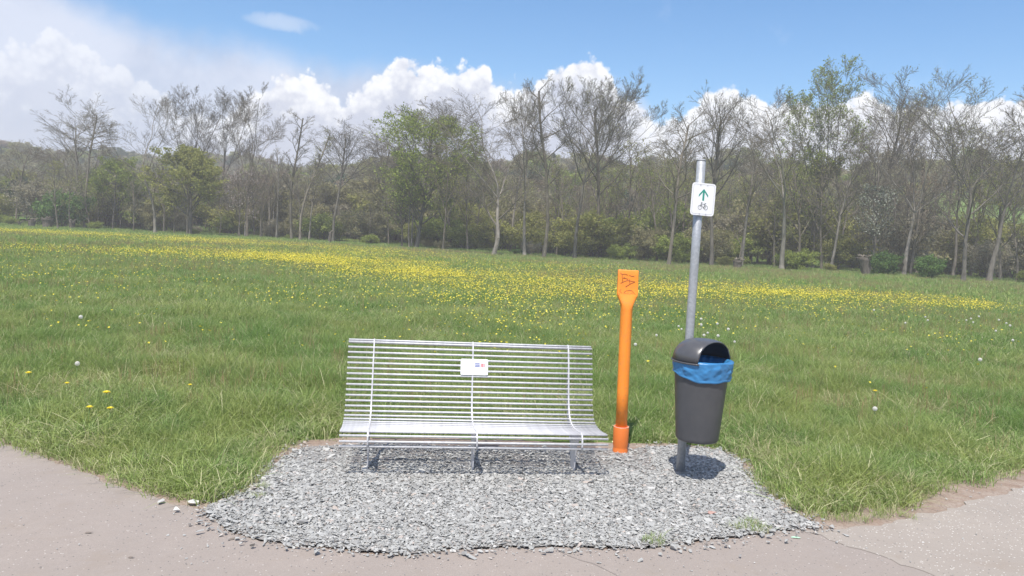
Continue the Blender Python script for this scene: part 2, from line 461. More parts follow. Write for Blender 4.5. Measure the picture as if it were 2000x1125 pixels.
rs = np.concatenate([[0.0], np.geomspace(1.0, 440, 110)])
az_ = np.linspace(0, 2 * pi, 289)[:-1]
V = [(0, 0, 0)]
for r_ in rs[1:]:
    xs, ys = r_ * np.sin(az_), r_ * np.cos(az_)
    V += list(zip(xs, ys, ground_z(xs, ys)))
nA = len(az_); F = []
for i in range(len(rs) - 2):
    for k in range(nA):
        a = 1 + i * nA + k; b_ = 1 + i * nA + (k + 1) % nA
        F.append((a, b_, b_ + nA, a + nA))
for k in range(nA): F.append((0, 1 + (k + 1) % nA, 1 + k, 0))
F = [f for f in F]
me = bpy.data.meshes.new("ground")
me.from_pydata([tuple(map(float, v)) for v in V], [], [f if f[3] != f[0] else f[:3] for f in F])
me.materials.append(M_ground); me.update()
g = link_mesh("ground", me); tag(g, kind='structure')
for p_ in me.polygons: p_.use_smooth = True

EDGE_L = [(-16, 12.8), (-11, 9.75), (-7, 7.42), (-3.68, 5.52), (-3.1, 5.17), (-2.56, 4.82), (-2.1, 4.55), (-1.73, 4.39)]
G_BOT = [(-1.73, 4.39), (-1.5, 4.11), (-1.12, 3.96), (-0.73, 3.93), (-0.47, 3.93), (-0.2, 4.01), (0.07, 4.1), (0.36, 4.12), (0.64, 4.14), (0.94, 4.21), (1.43, 4.43), (1.97, 4.64)]
EDGE_R = [(1.98, 4.66), (2.42, 4.92), (2.91, 5.21), (3.55, 5.7), (4.22, 6.12), (7, 8.0), (12, 11.5), (16, 14.2)]
G_TOP = [(-1.73, 4.39), (-1.6, 4.72), (-1.57, 5.08), (-1.6, 5.50), (-1.50, 5.75), (-1.17, 5.92), (-0.77, 5.98), (0.07, 6.03), (0.75, 6.10), (1.1, 6.22), (1.41, 6.33), (1.80, 6.30), (1.86, 5.95), (1.82, 5.65), (1.82, 5.3), (1.86, 4.91), (1.97, 4.64)]


def wobble(poly, step=0.05, amp=0.02, seed=0, freq=9.0, lo=None):
    """resample a closed outline and give it a ragged edge"""
    out = []; n = len(poly); q = 0.0
    rr = random.Random(seed); ph = [rr.uniform(0, 6.28) for _ in range(6)]
    for i in range(n):
        a = Vector(poly[i]); b = Vector(poly[(i + 1) % n]); L = (b - a).length
        st = step if L < 6 else 1.0
        k = max(1, int(L / st)); nrm = Vector((-(b - a).y, (b - a).x)).normalized()
        for j in range(k):
            s_ = q + L * j / k
            o = (sin(s_ * freq + ph[0]) * 0.45 + sin(s_ * freq * 2.3 + ph[1]) * 0.3 + sin(s_ * freq * 5.1 + ph[2]) * 0.2) * amp + rr.uniform(-.35, .35) * amp
            if L >= 6: o = 0
            out.append(a.lerp(b, j / k) + nrm * o)
        q += L
    return out


def sheet(name, poly, z, m):
    bm = bmesh.new()
    f = bm.faces.new([bm.verts.new((p[0], p[1], z)) for p in poly])
    bmesh.ops.triangulate(bm, faces=[f])
    bmesh.ops.recalc_face_normals(bm, faces=bm.faces)
    for f in bm.faces:
        if f.normal.z < 0: f.normal_flip()
    me = bpy.data.meshes.new(name); bm.to_mesh(me); bm.free(); me.materials.append(m)
    o = link_mesh(name, me); tag(o, kind='structure')
    return o


PATH_R = [(2.10, 4.56), (2.50, 4.74), (3.02, 5.04), (3.72, 5.50), (4.42, 5.95), (7, 7.85), (12, 11.4), (16, 14.1)]
path_poly = EDGE_L[:-1] + G_BOT + PATH_R + [(16, -6), (-16, -6)]
# soil margin round path and gravel
soil_poly = [(-16, 12.95), (-11, 9.9), (-7, 7.52), (-3.68, 5.62), (-3.05, 5.27), (-2.5, 4.94), (-2.05, 4.68), (-1.78, 4.75), (-1.72, 5.1), (-1.76, 5.55), (-1.68, 5.95), (-1.2, 6.16), (-0.77, 6.24), (0.07, 6.32), (0.75, 6.36), (1.1, 6.44), (1.45, 6.47), (1.88, 6.40), (2.0, 5.95), (1.97, 5.65), (1.97, 5.3), (2.1, 5.02), (2.5, 5.16), (3.0, 5.50), (3.5, 5.95), (4.15, 6.45), (6.9, 8.35), (12, 11.8), (16, 14.5), (16, -6), (-16, -6)]
sheet('soil', wobble(soil_poly, 0.06, 0.035, 3), 0.004, M_soil)
sheet('path', wobble(path_poly, 0.05, 0.028, 4), 0.009, M_path)
side = [(1.83, 4.58), (2.08, 4.60), (2.48, 4.79), (3.00, 5.09), (3.70, 5.55), (4.40, 6.0), (7, 7.9), (12, 11.45), (16, 14.15), (16, -3), (5.2, 0.8), (3.4, 2.75), (2.68, 3.55), (2.29, 4.04), (2.11, 4.26), (2.01, 4.41)]
sheet('side_path', wobble(side, 0.05, 0.035, 6), 0.0112, M_path2)
grav_poly = G_BOT[1:-1] + G_TOP[::-1]
sheet('gravel_bed', wobble(grav_poly, 0.05, 0.03, 7), 0.019, M_gbase)
# the narrow crack running out of the gravel into the asphalt
cr = MB()
ptsc = [Vector((0.31, 4.10, 0.0105)), Vector((0.36, 4.03, 0.0105)), Vector((0.44, 3.96, 0.0105)), Vector((0.50, 3.93, 0.0105)), Vector((0.56, 3.86, 0.0105)), Vector((0.61, 3.80, 0.0105)), Vector((0.70, 3.72, 0.0105)), Vector((0.83, 3.60, 0.0105))]
cr.tube(ptsc, [0.004, 0.005, 0.003, 0.004, 0.003, 0.003, 0.002, 0.001], 4)
for v in cr.bm.verts: v.co.z = 0.0105 + (v.co.z - 0.0105) * 0.25
o = cr.build('path_crack', mat("crack_dirt", (0.24, 0.21, 0.19), 1.0)); tag(o, kind='structure')


# ---- 2-D tests used for scattering
def in_poly(x, y, poly):
    P = np.array([(p[0], p[1]) for p in poly]); inside = np.zeros(len(x), bool)
    j = len(P) - 1
    for i in range(len(P)):
        xi, yi = P[i]; xj, yj = P[j]
        c = ((yi > y) != (yj > y)) & (x < (xj - xi) * (y - yi) / (yj - yi + 1e-12) + xi)
        inside ^= c; j = i
    return inside


def dist_line(x, y, line):
    d = np.full(len(x), 1e9)
    for (ax, ay), (bx, by) in zip(line, line[1:]):
        ux, uy = bx - ax, by - ay; L = ux * ux + uy * uy + 1e-12
        t = np.clip(((x - ax) * ux + (y - ay) * uy) / L, 0, 1)
        d = np.minimum(d, np.hypot(x - ax - t * ux, y - ay - t * uy))
    return d


GR_TOP = [(-1.73, 4.39), (-1.62, 4.72), (-1.62, 5.08), (-1.66, 5.55), (-1.60, 5.95), (-1.17, 6.20), (-0.77, 6.27), (0.07, 6.34), (0.75, 6.38), (1.1, 6.42), (1.41, 6.42), (1.84, 6.36), (1.92, 5.95), (1.86, 5.65), (1.86, 5.3), (1.90, 4.95), (1.99, 4.66)]
bare_line = EDGE_L[:-1] + GR_TOP + EDGE_R[1:]
bare_poly = bare_line + [(16, -8), (-16, -8)]


# ---- scattering of meshes with geometry nodes (only for what nobody could count)
def proto_collection(name, objs):
    c = bpy.data.collections.new(name)
    for o in objs: c.objects.link(o)
    return c


def scatter(name, P, rot, scl, coll, label=None, cat=None, structure=False):
    n = len(P)
    me = bpy.data.meshes.new(name)
    me.vertices.add(n); me.vertices.foreach_set('co', np.asarray(P, np.float32).ravel())
    a = me.attributes.new('rot', 'FLOAT_VECTOR', 'POINT'); a.data.foreach_set('vector', np.asarray(rot, np.float32).ravel())
    a = me.attributes.new('scl', 'FLOAT_VECTOR', 'POINT'); a.data.foreach_set('vector', np.asarray(scl, np.float32).ravel())
    a = me.attributes.new('idx', 'INT', 'POINT'); a.data.foreach_set('value', rng.integers(0, 1000, n).astype(np.int32))
    o = link_mesh(name, me); tag(o, label, cat, kind='stuff')
    ng = bpy.data.node_groups.new(name + "_nodes", 'GeometryNodeTree')
    ng.interface.new_socket('Geometry', in_out='INPUT', socket_type='NodeSocketGeometry')
    ng.interface.new_socket('Geometry', in_out='OUTPUT', socket_type='NodeSocketGeometry')
    N, L = ng.nodes, ng.links
    gi = N.new('NodeGroupInput'); go = N.new('NodeGroupOutput')
    ci = N.new('GeometryNodeCollectionInfo'); ci.inputs[0].default_value = coll
    ci.inputs['Separate Children'].default_value = True; ci.inputs['Reset Children'].default_value = True
    ip = N.new('GeometryNodeInstanceOnPoints'); ip.inputs['Pick Instance'].default_value = True
    def attr(nm, ty):
        x = N.new('GeometryNodeInputNamedAttribute'); x.data_type = ty; x.inputs['Name'].default_value = nm
        return [s for s in x.outputs if s.name == 'Attribute' and s.enabled][0]
    L.new(gi.outputs[0], ip.inputs['Points']); L.new(ci.outputs[0], ip.inputs['Instance'])
    L.new(attr('idx', 'INT'), ip.inputs['Instance Index'])
    e2r = N.new('FunctionNodeEulerToRotation'); L.new(attr('rot', 'FLOAT_VECTOR'), e2r.inputs[0])
    L.new(e2r.outputs[0], ip.inputs['Rotation']); L.new(attr('scl', 'FLOAT_VECTOR'), ip.inputs['Scale'])
    L.new(ip.outputs[0], go.inputs[0])
    md = o.modifiers.new('scatter', 'NODES'); md.node_group = ng
    return o


# ---- gravel
def shard(seed):
    r_ = random.Random(seed); bm = bmesh.new()
    fl = r_.uniform(0.22, 0.5); ln = r_.uniform(1.0, 1.7)
    for _ in range(9):
        v = Vector((r_.gauss(0, 1), r_.gauss(0, 1), r_.gauss(0, 1))).normalized() * r_.uniform(0.75, 1.0)
        bm.verts.new((v.x * ln * 0.5, v.y * 0.5, v.z * 0.5 * fl))
    res = bmesh.ops.convex_hull(bm, input=bm.verts)
    bmesh.ops.delete(bm, geom=[e for e in res['geom_interior'] if isinstance(e, bmesh.types.BMVert)], context='VERTS')
    bmesh.ops.recalc_face_normals(bm, faces=bm.faces)
    me = bpy.data.meshes.new("stone"); bm.to_mesh(me); bm.free(); me.materials.append(M_stone)
    return link_mesh("stone", me, link=False)


stones = proto_collection("stone_kinds", [shard(i) for i in range(12)])


def scatter_stones(name, n, sampler, size, zr, label=None):
    P = sampler(n); n = len(P)
    z = rng.uniform(zr[0], zr[1], n)
    rot = np.stack([rng.normal(0, 0.24, n), rng.normal(0, 0.24, n), rng.uniform(0, 6.28, n)], 1)
    s = rng.lognormal(math.log(size), 0.34, n).clip(size * 0.4, size * 2.4)
    scatter(name, np.column_stack([P, z]), rot, np.column_stack([s, s, s * rng.uniform(0.7, 1.2, n)]), stones)


def samp_grav(n):
    x = rng.uniform(-1.8, 2.1, n * 2); y = rng.uniform(3.85, 6.6, n * 2)
    d = dist_line(x, y, G_TOP + G_BOT[::-1])
    ins = in_poly(x, y, grav_poly)
    # thinner where the soil shows (behind the bench) and along the edge
    keep = (ins & (rng.random(n * 2) < np.clip(0.35 + d * 6, 0, 1))) | (~ins & (rng.random(n * 2) < 0.18 * np.exp(-d / 0.05)))
    thin = (y > 5.50 + 0.08 * x) & (x > -1.5) & (x < 1.15)
    keep &= ~(thin & (rng.random(n * 2) < 0.80))
    P = np.column_stack([x, y])[keep]
    return P[:n]


scatter_stones('gravel', 42000, samp_grav, 0.0245, (0.014, 0.030))
scatter_stones('fine_gravel', 42000, samp_grav, 0.0125, (0.018, 0.030))


def samp_path(n):
    x = rng.uniform(-3.5, 4.5, n * 3); y = rng.uniform(2.9, 6.6, n * 3)
    d = dist_line(x, y, bare_line[5:-2] + []); dg = dist_line(x, y, G_BOT)
    de = dist_line(x, y, EDGE_R[:5])
    keep = in_poly(x, y, bare_poly) & ~in_poly(x, y, grav_poly) & (rng.random(n * 3) < 0.03 + 0.9 * np.exp(-dg / 0.12) + 0.35 * np.exp(-de / 0.22))
    return np.column_stack([x, y])[keep][:n]


scatter_stones('loose_grit', 4500, samp_path, 0.009, (0.012, 0.018))

# ---- single stones lying off the gravel, at the path edge
for (x, y, s, lab) in [(-1.83, 4.47, 0.062, 'pale rounded stone at the left tip of the gravel bed beside the grass'),
                       (-2.02, 4.46, 0.045, 'small grey stone on the path edge left of the gravel tip'),
                       (-1.87, 4.34, 0.050, 'flat grey stone on the asphalt just below the pale rounded stone'),
                       (0.98, 4.17, 0.065, 'grey stone sticking out of the gravel at its lower right edge'),
                       (-1.28, 3.90, 0.035, 'dark chip lying on asphalt below the left side of the gravel'),
                       (1.33, 4.72, 0.07, 'reddish brown stone in the gravel below the litter bin')]:
    o = shard(int(x * 1000) % 97); COL.objects.link(o)
    if 'reddish' in lab or 'dark chip' in lab or 'pale' in lab:
        o.data.materials[0] = mat("single_stone", (0.40, 0.25, 0.21) if 'reddish' in lab else ((0.09, 0.08, 0.07) if 'dark' in lab else (0.62, 0.61, 0.57)), 0.8)
    o.location = (x, y, 0.028 if 'reddish' not in lab else 0.042); o.scale = (s, s, s); o.rotation_euler = (0.1, 0.1, x * 7)
    tag(o, lab, 'stone')

# ---- bits of dead leaf and a paint mark on the asphalt
for (x, y, s_, a_, lab) in [(-2.18, 3.98, .022, .3, 'narrow dark dead leaf on the asphalt at the left, upper one of two'), (-1.82, 3.71, .018, .1, 'narrow dark dead leaf on the asphalt at the left, lower one of two'),
                            (-1.42, 4.00, .028, .9, 'brown crumpled dead leaf on the asphalt below the left gravel tip')]:
    vs_ = [(-s_, 0, .002), (-s_ * .4, s_ * .3, .006), (s_ * .4, s_ * .25, .004), (s_, 0, .009), (s_ * .35, -s_ * .3, .003), (-s_ * .4, -s_ * .22, .001)]
    me = bpy.data.meshes.new('dead_leaf'); me.from_pydata(vs_, [], [(0, 1, 5), (1, 2, 4, 5), (2, 3, 4)]); me.materials.append(mat('dead_leaf_brown', (.17, .14, .115), .8))
    tag(link_mesh('dead_leaf', me, loc=(x, y, .011), rot=(0, 0, a_)), lab, 'dead leaf')
rr_ = random.Random(2)
pm = [(0.030 * rr_.uniform(.6, 1.1) * cos(2 * pi * k / 14), .018 * rr_.uniform(.6, 1.1) * sin(2 * pi * k / 14)) for k in range(14)]
o = sheet('paint_mark', [(1.752 + a, 4.44 + b) for a, b in pm], 0.0142, mat('mint_spray_paint', (.42, .62, .45), .8))
# ------------------------------------------------------------------ grass
def blades(seed, n, rad, h0, h1, wid, mat_, bend=0.6, flat=0.0, nm="grass_tuft"):
    r_ = np.random.default_rng(seed); V = []; F = []
    for _ in range(n):
        a = r_.uniform(0, 6.283); q = rad * math.sqrt(r_.random())
        x, y = q * cos(a), q * sin(a)
        h = r_.uniform(h0, h1); b = r_.uniform(0, 6.283); ln = abs(r_.normal(0, bend)) * h + 0.05 * h
        lx, ly = cos(b) * ln, sin(b) * ln
        c = r_.uniform(0, 6.283); wx, wy = cos(c) * wid * 0.5 * r_.uniform(0.6, 1.3), sin(c) * wid * 0.5
        droop = r_.uniform(0, 0.55)
        i = len(V)
        V += [(x - wx, y - wy, -0.01), (x + wx, y + wy, -0.01),
              (x + lx * .30 - wx * .85, y + ly * .30 - wy * .85, h * .5), (x + lx * .30 + wx * .85, y + ly * .30 + wy * .85, h * .5),
              (x + lx * .72 - wx * .5, y + ly * .72 - wy * .5, h * (.85 - droop * 0.3)), (x + lx * .72 + wx * .5, y + ly * .72 + wy * .5, h * (.85 - droop * 0.3)),
              (x + lx * 1.15, y + ly * 1.15, h * (1 - droop))]
        F += [(i, i + 1, i + 3), (i, i + 3, i + 2), (i + 2, i + 3, i + 5), (i + 2, i + 5, i + 4), (i + 4, i + 5, i + 6)]
    me = fast_mesh(nm, V, F, mat_)
    return link_mesh(nm, me, link=False)


C_near = proto_collection("near_tufts", [blades(i, 46, 0.105, 0.05, 0.20, 0.0042, M_grass, 0.7) for i in range(9)])
C_edge = proto_collection("verge_tufts", [blades(20 + i, 30, 0.085, 0.03, 0.12, 0.0044, M_grass_edge, 1.0) for i in range(6)])
C_mid = proto_collection("mid_tufts", [blades(40 + i, 56, 0.23, 0.08, 0.23, 0.008, M_grass, 0.5) for i in range(6)])
C_far = proto_collection("far_tufts", [blades(60 + i, 60, 0.60, 0.10, 0.24, 0.026, M_grass_far, 0.4) for i in range(6)])
HALF = 41.0


def wedge(n, r0, r1):
    r_ = np.sqrt(rng.uniform(r0 * r0, r1 * r1, n)); a = np.radians(rng.uniform(-HALF, HALF, n))
    return r_ * np.sin(a), r_ * np.cos(a)


def vnoise(x, y, f, seed=0):
    """cheap smooth noise 0..1"""
    s_ = 0; ph = np.random.default_rng(seed).uniform(0, 6.28, 12); an = np.random.default_rng(seed + 1).uniform(0, 6.28, 6)
    for k in range(6):
        ff = f * (0.6 + 0.35 * k)
        s_ = s_ + np.sin((x * cos(an[k]) + y * sin(an[k])) * ff + ph[k]) * np.sin((x * -sin(an[k]) + y * cos(an[k])) * ff * 0.8 + ph[k + 6])
    return np.clip(0.5 + s_ / 5.0, 0, 1)


def put_grass(name, n, r0, r1, coll, sc=(0.8, 1.25), edge_mode=None):
    x, y = wedge(n, r0, r1)
    ins = in_poly(x, y, bare_poly); d = dist_line(x, y, bare_line)
    if edge_mode == 'edge':
        rag = 0.035 + 0.07 * vnoise(x, y, 5.0, 21) + 0.22 * np.clip((x - 2.0) / 1.2, 0, 1) * vnoise(x, y, 2.6, 22)
        keep = (~ins & (d < 0.85) & (d > rag) & (rng.random(n) < np.exp(-d / 0.5))) | (~ins & (d <= rag) & (rng.random(n) < 0.10))
    elif edge_mode == 'near':
        keep = ~ins & (d > 0.10) & (rng.random(n) < np.clip(0.25 + d / 0.5, 0, 1))
    else: keep = ~ins
    x, y, d = x[keep], y[keep], d[keep]; m = len(x)
    k = rng.uniform(*sc, m) * (0.75 + 0.5 * vnoise(x, y, 1.7, 3))
    kz = k * (np.clip(0.45 + d / 1.3, 0, 1.0) * (0.7 + 0.7 * vnoise(x, y, 2.4, 31)) if edge_mode == 'near' else 1.0)
    rot = np.stack([rng.normal(0, 0.10, m), rng.normal(0, 0.10, m), rng.uniform(0, 6.28, m)], 1)
    return scatter(name, np.column_stack([x, y, ground_z(x, y)]), rot, np.column_stack([k, k, kz]), coll)


put_grass('meadow_grass', 27000, 4.0, 15.0, C_near, edge_mode='near')
put_grass('verge_grass', 34000, 4.2, 11.0, C_edge, edge_mode='edge')
M_coarse = mat("coarse_grass_blades", (0.1, 0.2, 0.04), 0.45, spec=0.4, fn=f_grass(0.10), trans=0.3)
C_coarse = proto_collection("coarse_tufts", [blades(120 + i, 40, 0.07, 0.12, 0.30, 0.0075, M_coarse, 0.75, nm="coarse_tuft") for i in range(5)])
C_dry = proto_collection("dry_tufts", [blades(140 + i, 26, 0.09, 0.08, 0.26, 0.0045, mat("dry_blades%d" % i, c_, 0.7, trans=0.3), 0.9, nm="dry_tuft") for i, c_ in enumerate([(0.46, 0.42, 0.22), (0.36, 0.36, 0.17), (0.52, 0.47, 0.28)])])


def put_clumps(name, n, r0, r1, coll, thr, seed, sc):
    x, y = wedge(n, r0, r1)
    keep = ~in_poly(x, y, bare_poly) & (dist_line(x, y, bare_line) > 0.12) & (vnoise(x, y, 1.3, seed) > thr)
    x, y = x[keep], y[keep]; m = len(x); k = rng.uniform(*sc, m)
    scatter(name, np.column_stack([x, y, ground_z(x, y)]), np.stack([rng.normal(0, 0.15, m), rng.normal(0, 0.15, m), rng.uniform(0, 6.28, m)], 1), np.column_stack([k, k, k * .8]), coll)


put_clumps('coarse_grass_clumps', 3600, 4.3, 17, C_coarse, 0.58, 41, (0.6, 1.1))
put_clumps('dry_grass_clumps', 9000, 4.3, 17, C_dry, 0.50, 43, (0.6, 1.1))
put_grass('middle_meadow_grass', 30000, 13.0, 36.0, C_mid)
put_grass('far_meadow_grass', 30000, 33.0, 120.0, C_far)

# sparse small tufts standing in the gravel edge
pts_w = np.array([(1.42, 4.52), (1.52, 4.50), (1.60, 4.56), (1.50, 4.60), (-1.55, 4.78), (-1.48, 4.60), (0.90, 4.23), (0.86, 4.25), (2.30, 4.80), (2.45, 4.84), (2.62, 4.90), (2.5, 4.95), (2.2, 4.76)])
x = np.repeat(pts_w[:, 0], 3) + rng.normal(0, 0.03, len(pts_w) * 3); y = np.repeat(pts_w[:, 1], 3) + rng.normal(0, 0.02, len(pts_w) * 3)
k = rng.uniform(0.3, 0.6, len(x))
scatter('gravel_weeds', np.column_stack([x, y, np.full(len(x), 0.02)]), np.stack([k * 0, k * 0, rng.uniform(0, 6.28, len(x))], 1), np.column_stack([k, k, k]), C_edge)

# ------------------------------------------------------------------ buttercups (uncountable) in bands
def flower_proto(seed, rad, h, m):
    r_ = random.Random(seed); V = []; F = []; mi = []
    cx, cy = r_.uniform(-.03, .03), r_.uniform(-.03, .03)
    V += [(0, 0, 0), (0.003, 0, 0), (cx, cy, h)]; F.append((0, 1, 2)); mi.append(1)
    tl = Vector((r_.uniform(-.6, .6), r_.uniform(-.9, 0.2), 1)).normalized(); u = tl.orthogonal().normalized(); v = tl.cross(u)
    for k in range(5):
        a = 2 * pi * k / 5 + r_.random(); i = len(V)
        c0 = Vector((cx, cy, h)); e1 = u * cos(a - .55) + v * sin(a - .55); e2 = u * cos(a + .55) + v * sin(a + .55)
        V += [tuple(c0), tuple(c0 + (e1 + tl * .55) * rad), tuple(c0 + (e2 + tl * .55) * rad)]
        F.append((i, i + 1, i + 2)); mi.append(0)
    me = fast_mesh("buttercup", V, F, [m, M_stem], mi)
    return link_mesh("buttercup", me, link=False)


C_fl = proto_collection("buttercup_kinds", [flower_proto(i, 0.0158, 0.24 + 0.02 * i, M_yellow) for i in range(6)])


def gauss(v, c, s): return np.exp(-((v - c) / s) ** 2)


def fl_density(x, y):
    a = np.degrees(np.arctan2(x, y)); r_ = np.hypot(x, y)
    n = vnoise(x, y * 1.6, 0.55, 8); n2 = vnoise(x, y, 1.6, 9); n3 = vnoise(x, y, 0.22, 10)
    pt = np.clip((n - 0.32) * 2.2, 0, 1) * 0.7 + np.clip((n2 - 0.35) * 2, 0, 1) * 0.5
    right = sstep(a, -1, 8)
    d = 0
    # main band from the centre to the right
    yc = np.interp(a, [-20, -12, -5, 2, 10, 20, 30, 36], [36, 31, 25, 22.5, 24.5, 26, 25.5, 24])
    wd = np.interp(a, [-20, -8, 0, 8, 20, 32], [5, 8, 8, 6, 4.6, 2.4])
    d = d + 66 * gauss(y, yc, wd) * (0.22 + pt) * sstep(a, -30, -10) * (1 - 0.85 * sstep(a, 30.5, 33))
    # farther, thinner bands towards the left
    d = d + 14 * gauss(y, 40, 7) * (0.2 + pt) * sstep(a, -24, -10) * (1 - sstep(a, 0, 14))
    d = d + 22 * gauss(y, 55, 6.5) * (0.2 + pt) * (1 - sstep(a, -16, 0))
    d = d + 26 * gauss(y, 31.5, 2.8) * (0.2 + pt) * (1 - sstep(a, -16, -6))
    # thin sprinkling nearer
    d = d + 6 * gauss(y, 17, 6) * (0.04 + pt * pt) + 1.6 * gauss(y, 12, 3) * pt * pt + 4 * gauss(y, 22, 7) * (1 - sstep(a, -20, -8)) * pt
    d = d * (0.55 + 0.9 * n3)
    return d


fx, fy = [], []
for (r0, r1, n) in [(9, 18, 30000), (18, 36, 200000), (36, 60, 260000), (60, 84, 160000)]:
    x, y = wedge(n, r0, r1)
    area = HALF / 180 * pi * (r1 * r1 - r0 * r0)
    keep = rng.random(n) < 2.4 * fl_density(x, y) / (n / area)
    fx.append(x[keep]); fy.append(y[keep])
fx = np.concatenate(fx); fy = np.concatenate(fy)
m_ = len(fx)
print("buttercups", m_)
fs = rng.uniform(0.75, 1.2, m_) * np.interp(fy, [8, 20, 40, 80], [1.0, 1.1, 1.5, 2.2])
fz = rng.uniform(0.8, 1.12, m_)
scatter('buttercups', np.column_stack([fx, fy, ground_z(fx, fy)]), np.stack([rng.normal(0, .12, m_), rng.normal(0, .12, m_), rng.uniform(0, 6.28, m_)], 1), np.column_stack([fs, fs, fz]), C_fl)

# reddish-brown sorrel / seed heads colouring the meadow between the flowers
C_sor = proto_collection("seed_grass", [blades(80 + i, 9, 0.10, 0.24, 0.36, 0.006, mat("seed_grass_stems%d" % i, c_, 0.8, trans=0.2), 0.15) for i, c_ in enumerate([(0.30, 0.24, 0.11), (0.24, 0.24, 0.10), (0.34, 0.26, 0.13)])])
x, y = wedge(42000, 7, 70)
keep = ~in_poly(x, y, bare_poly) & (rng.random(len(x)) < 0.1 + 0.9 * vnoise(x, y, 0.3, 15) ** 2)
x, y = x[keep], y[keep]
k = np.interp(y, [8, 30, 70], [0.9, 1.2, 2.0]) * rng.uniform(0.8, 1.1, len(x))
scatter('seed_grass', np.column_stack([x, y, ground_z(x, y)]), np.stack([k * 0, k * 0, rng.uniform(0, 6.28, len(x))], 1), np.column_stack([k, k, np.minimum(k, 1.1)]), C_sor)


# ---- dandelions and seed clocks one can count
def dandelion(x, y, h, rad, kind, label, group=None):
    nm = 'dandelion' if kind == 'y' else 'dandelion_clock'
    t = empty(nm, (x, y, 0), R.uniform(0, 6))
    tag(t, label, 'flower', group)
    MB().tube([(0, 0, 0), (0.01, 0, h * .5), (0, 0.0, h)], 0.003, 5).build('stem', M_stem, t)
    if kind == 'y':
        V, F = [], []
        for k in range(44):
            a = k * 2.399; q = 0.25 + 0.75 * (k / 44); e = RAD(70 - 62 * q)
            i = len(V); dx, dy = cos(a), sin(a); L_ = rad * (0.75 + 0.3 * q)
            tip = (dx * cos(e) * L_, dy * cos(e) * L_, h + sin(e) * L_ * .7)
            wx, wy = -dy * rad * .14, dx * rad * .14
            V += [(0, 0, h - .003), (tip[0] - wx, tip[1] - wy, tip[2]), (tip[0] + wx, tip[1] + wy, tip[2])]; F.append((i, i + 1, i + 2))
        o = link_mesh('flower_head', fast_mesh('flower_head', V, F, M_dand), t)
    else:
        V, F = [], []
        for k in range(120):
            z_ = 1 - 2 * (k + .5) / 120; a = k * 2.399; q = math.sqrt(1 - z_ * z_)
            n_ = Vector((q * cos(a), q * sin(a), z_)); u = n_.orthogonal().normalized(); v = n_.cross(u)
            c0 = n_ * rad + Vector((0, 0, h)); i = len(V); s_ = rad * .30
            V += [tuple(Vector((0, 0, h))), tuple(c0 + u * s_), tuple(c0 - u * s_ * .5 + v * s_ * .8), tuple(c0 - u * s_ * .5 - v * s_ * .8)]
            F += [(i + 1, i + 2, i + 3)]
        link_mesh('flower_head', fast_mesh('flower_head', V, F, M_white_fl), t)
    return t


dandelion(-3.30, 6.26, 0.24, 0.031, 'y', 'large yellow dandelion in the left verge, the highest of a close group of three')
dandelion(-3.24, 5.90, 0.20, 0.027, 'y', 'yellow dandelion near the left path edge, the left one of the lower pair')
dandelion(-3.10, 5.94, 0.19, 0.027, 'y', 'yellow dandelion near the left path edge, the right one of the lower pair')
dandelion(-4.45, 7.06, 0.20, 0.028, 'y', 'lone yellow dandelion at the far left edge of the lawn')
dandelion(-3.94, 6.80, 0.18, 0.023, 'y', 'small yellow dandelion between the far left one and the group of three')
dandelion(-2.92, 7.0, 0.18, 0.020, 'y', 'tiny yellow dandelion in grass left of the bench backrest')
dandelion(4.08, 8.43, 0.20, 0.028, 'y', 'lone yellow dandelion in the grass to the right of the litter bin')
dandelion(-4.15, 7.33, 0.26, 0.022, 'w', 'pale dandelion clock in the left lawn above the lone yellow dandelion')
dandelion(-5.85, 10.4, 0.30, 0.026, 'w', 'pale dandelion clock high in the left meadow, farther than the other one')
dandelion(1.77, 10.7, 0.28, 0.022, 'w', 'white dandelion clock seen just right of the orange post')
dandelion(6.7, 10.85, 0.30, 0.026, 'w', 'white dandelion clock at the right edge of the near meadow')
dandelion(3.52, 7.25, 0.24, 0.022, 'w', 'small dandelion clock low in the grass right of the gravel')
for i in range(30):
    u_, r_ = R.uniform(0, 1), R.uniform(0, 1)
    if i < 12: x, y = R.gauss(3.2, 0.7), R.gauss(12.5, 1.2)
    elif i < 32: x, y = R.gauss(10.5, 1.6), R.gauss(17.5, 1.6)
    else: x, y = R.uniform(2.5, 12), R.uniform(11, 20)
    dandelion(x, y, R.uniform(0.26, 0.34), R.uniform(0.018, 0.025), 'w', 'white dandelion clock in the scattered patch beyond the litter bin, right side of the meadow', 'dandelion clocks beyond the bin')

# ------------------------------------------------------------------ trees
def unit(v):
    l = math.sqrt(v[0] * v[0] + v[1] * v[1] + v[2] * v[2]) or 1.0
    return (v[0] / l, v[1] / l, v[2] / l)


def side_dir(d, ang, phi):
    """direction at angle ang from d, turned phi round it"""
    if abs(d[2]) < 0.95: u = unit((d[1], -d[0], 0.0))
    else: u = (1.0, 0.0, 0.0)
    v = (d[1] * u[2] - d[2] * u[1], d[2] * u[0] - d[0] * u[2], d[0] * u[1] - d[1] * u[0])
    c, s_ = cos(ang), sin(ang); a, b = cos(phi) * s_, sin(phi) * s_
    return unit((d[0] * c + u[0] * a + v[0] * b, d[1] * c + u[1] * a + v[1] * b, d[2] * c + u[2] * a + v[2] * b))


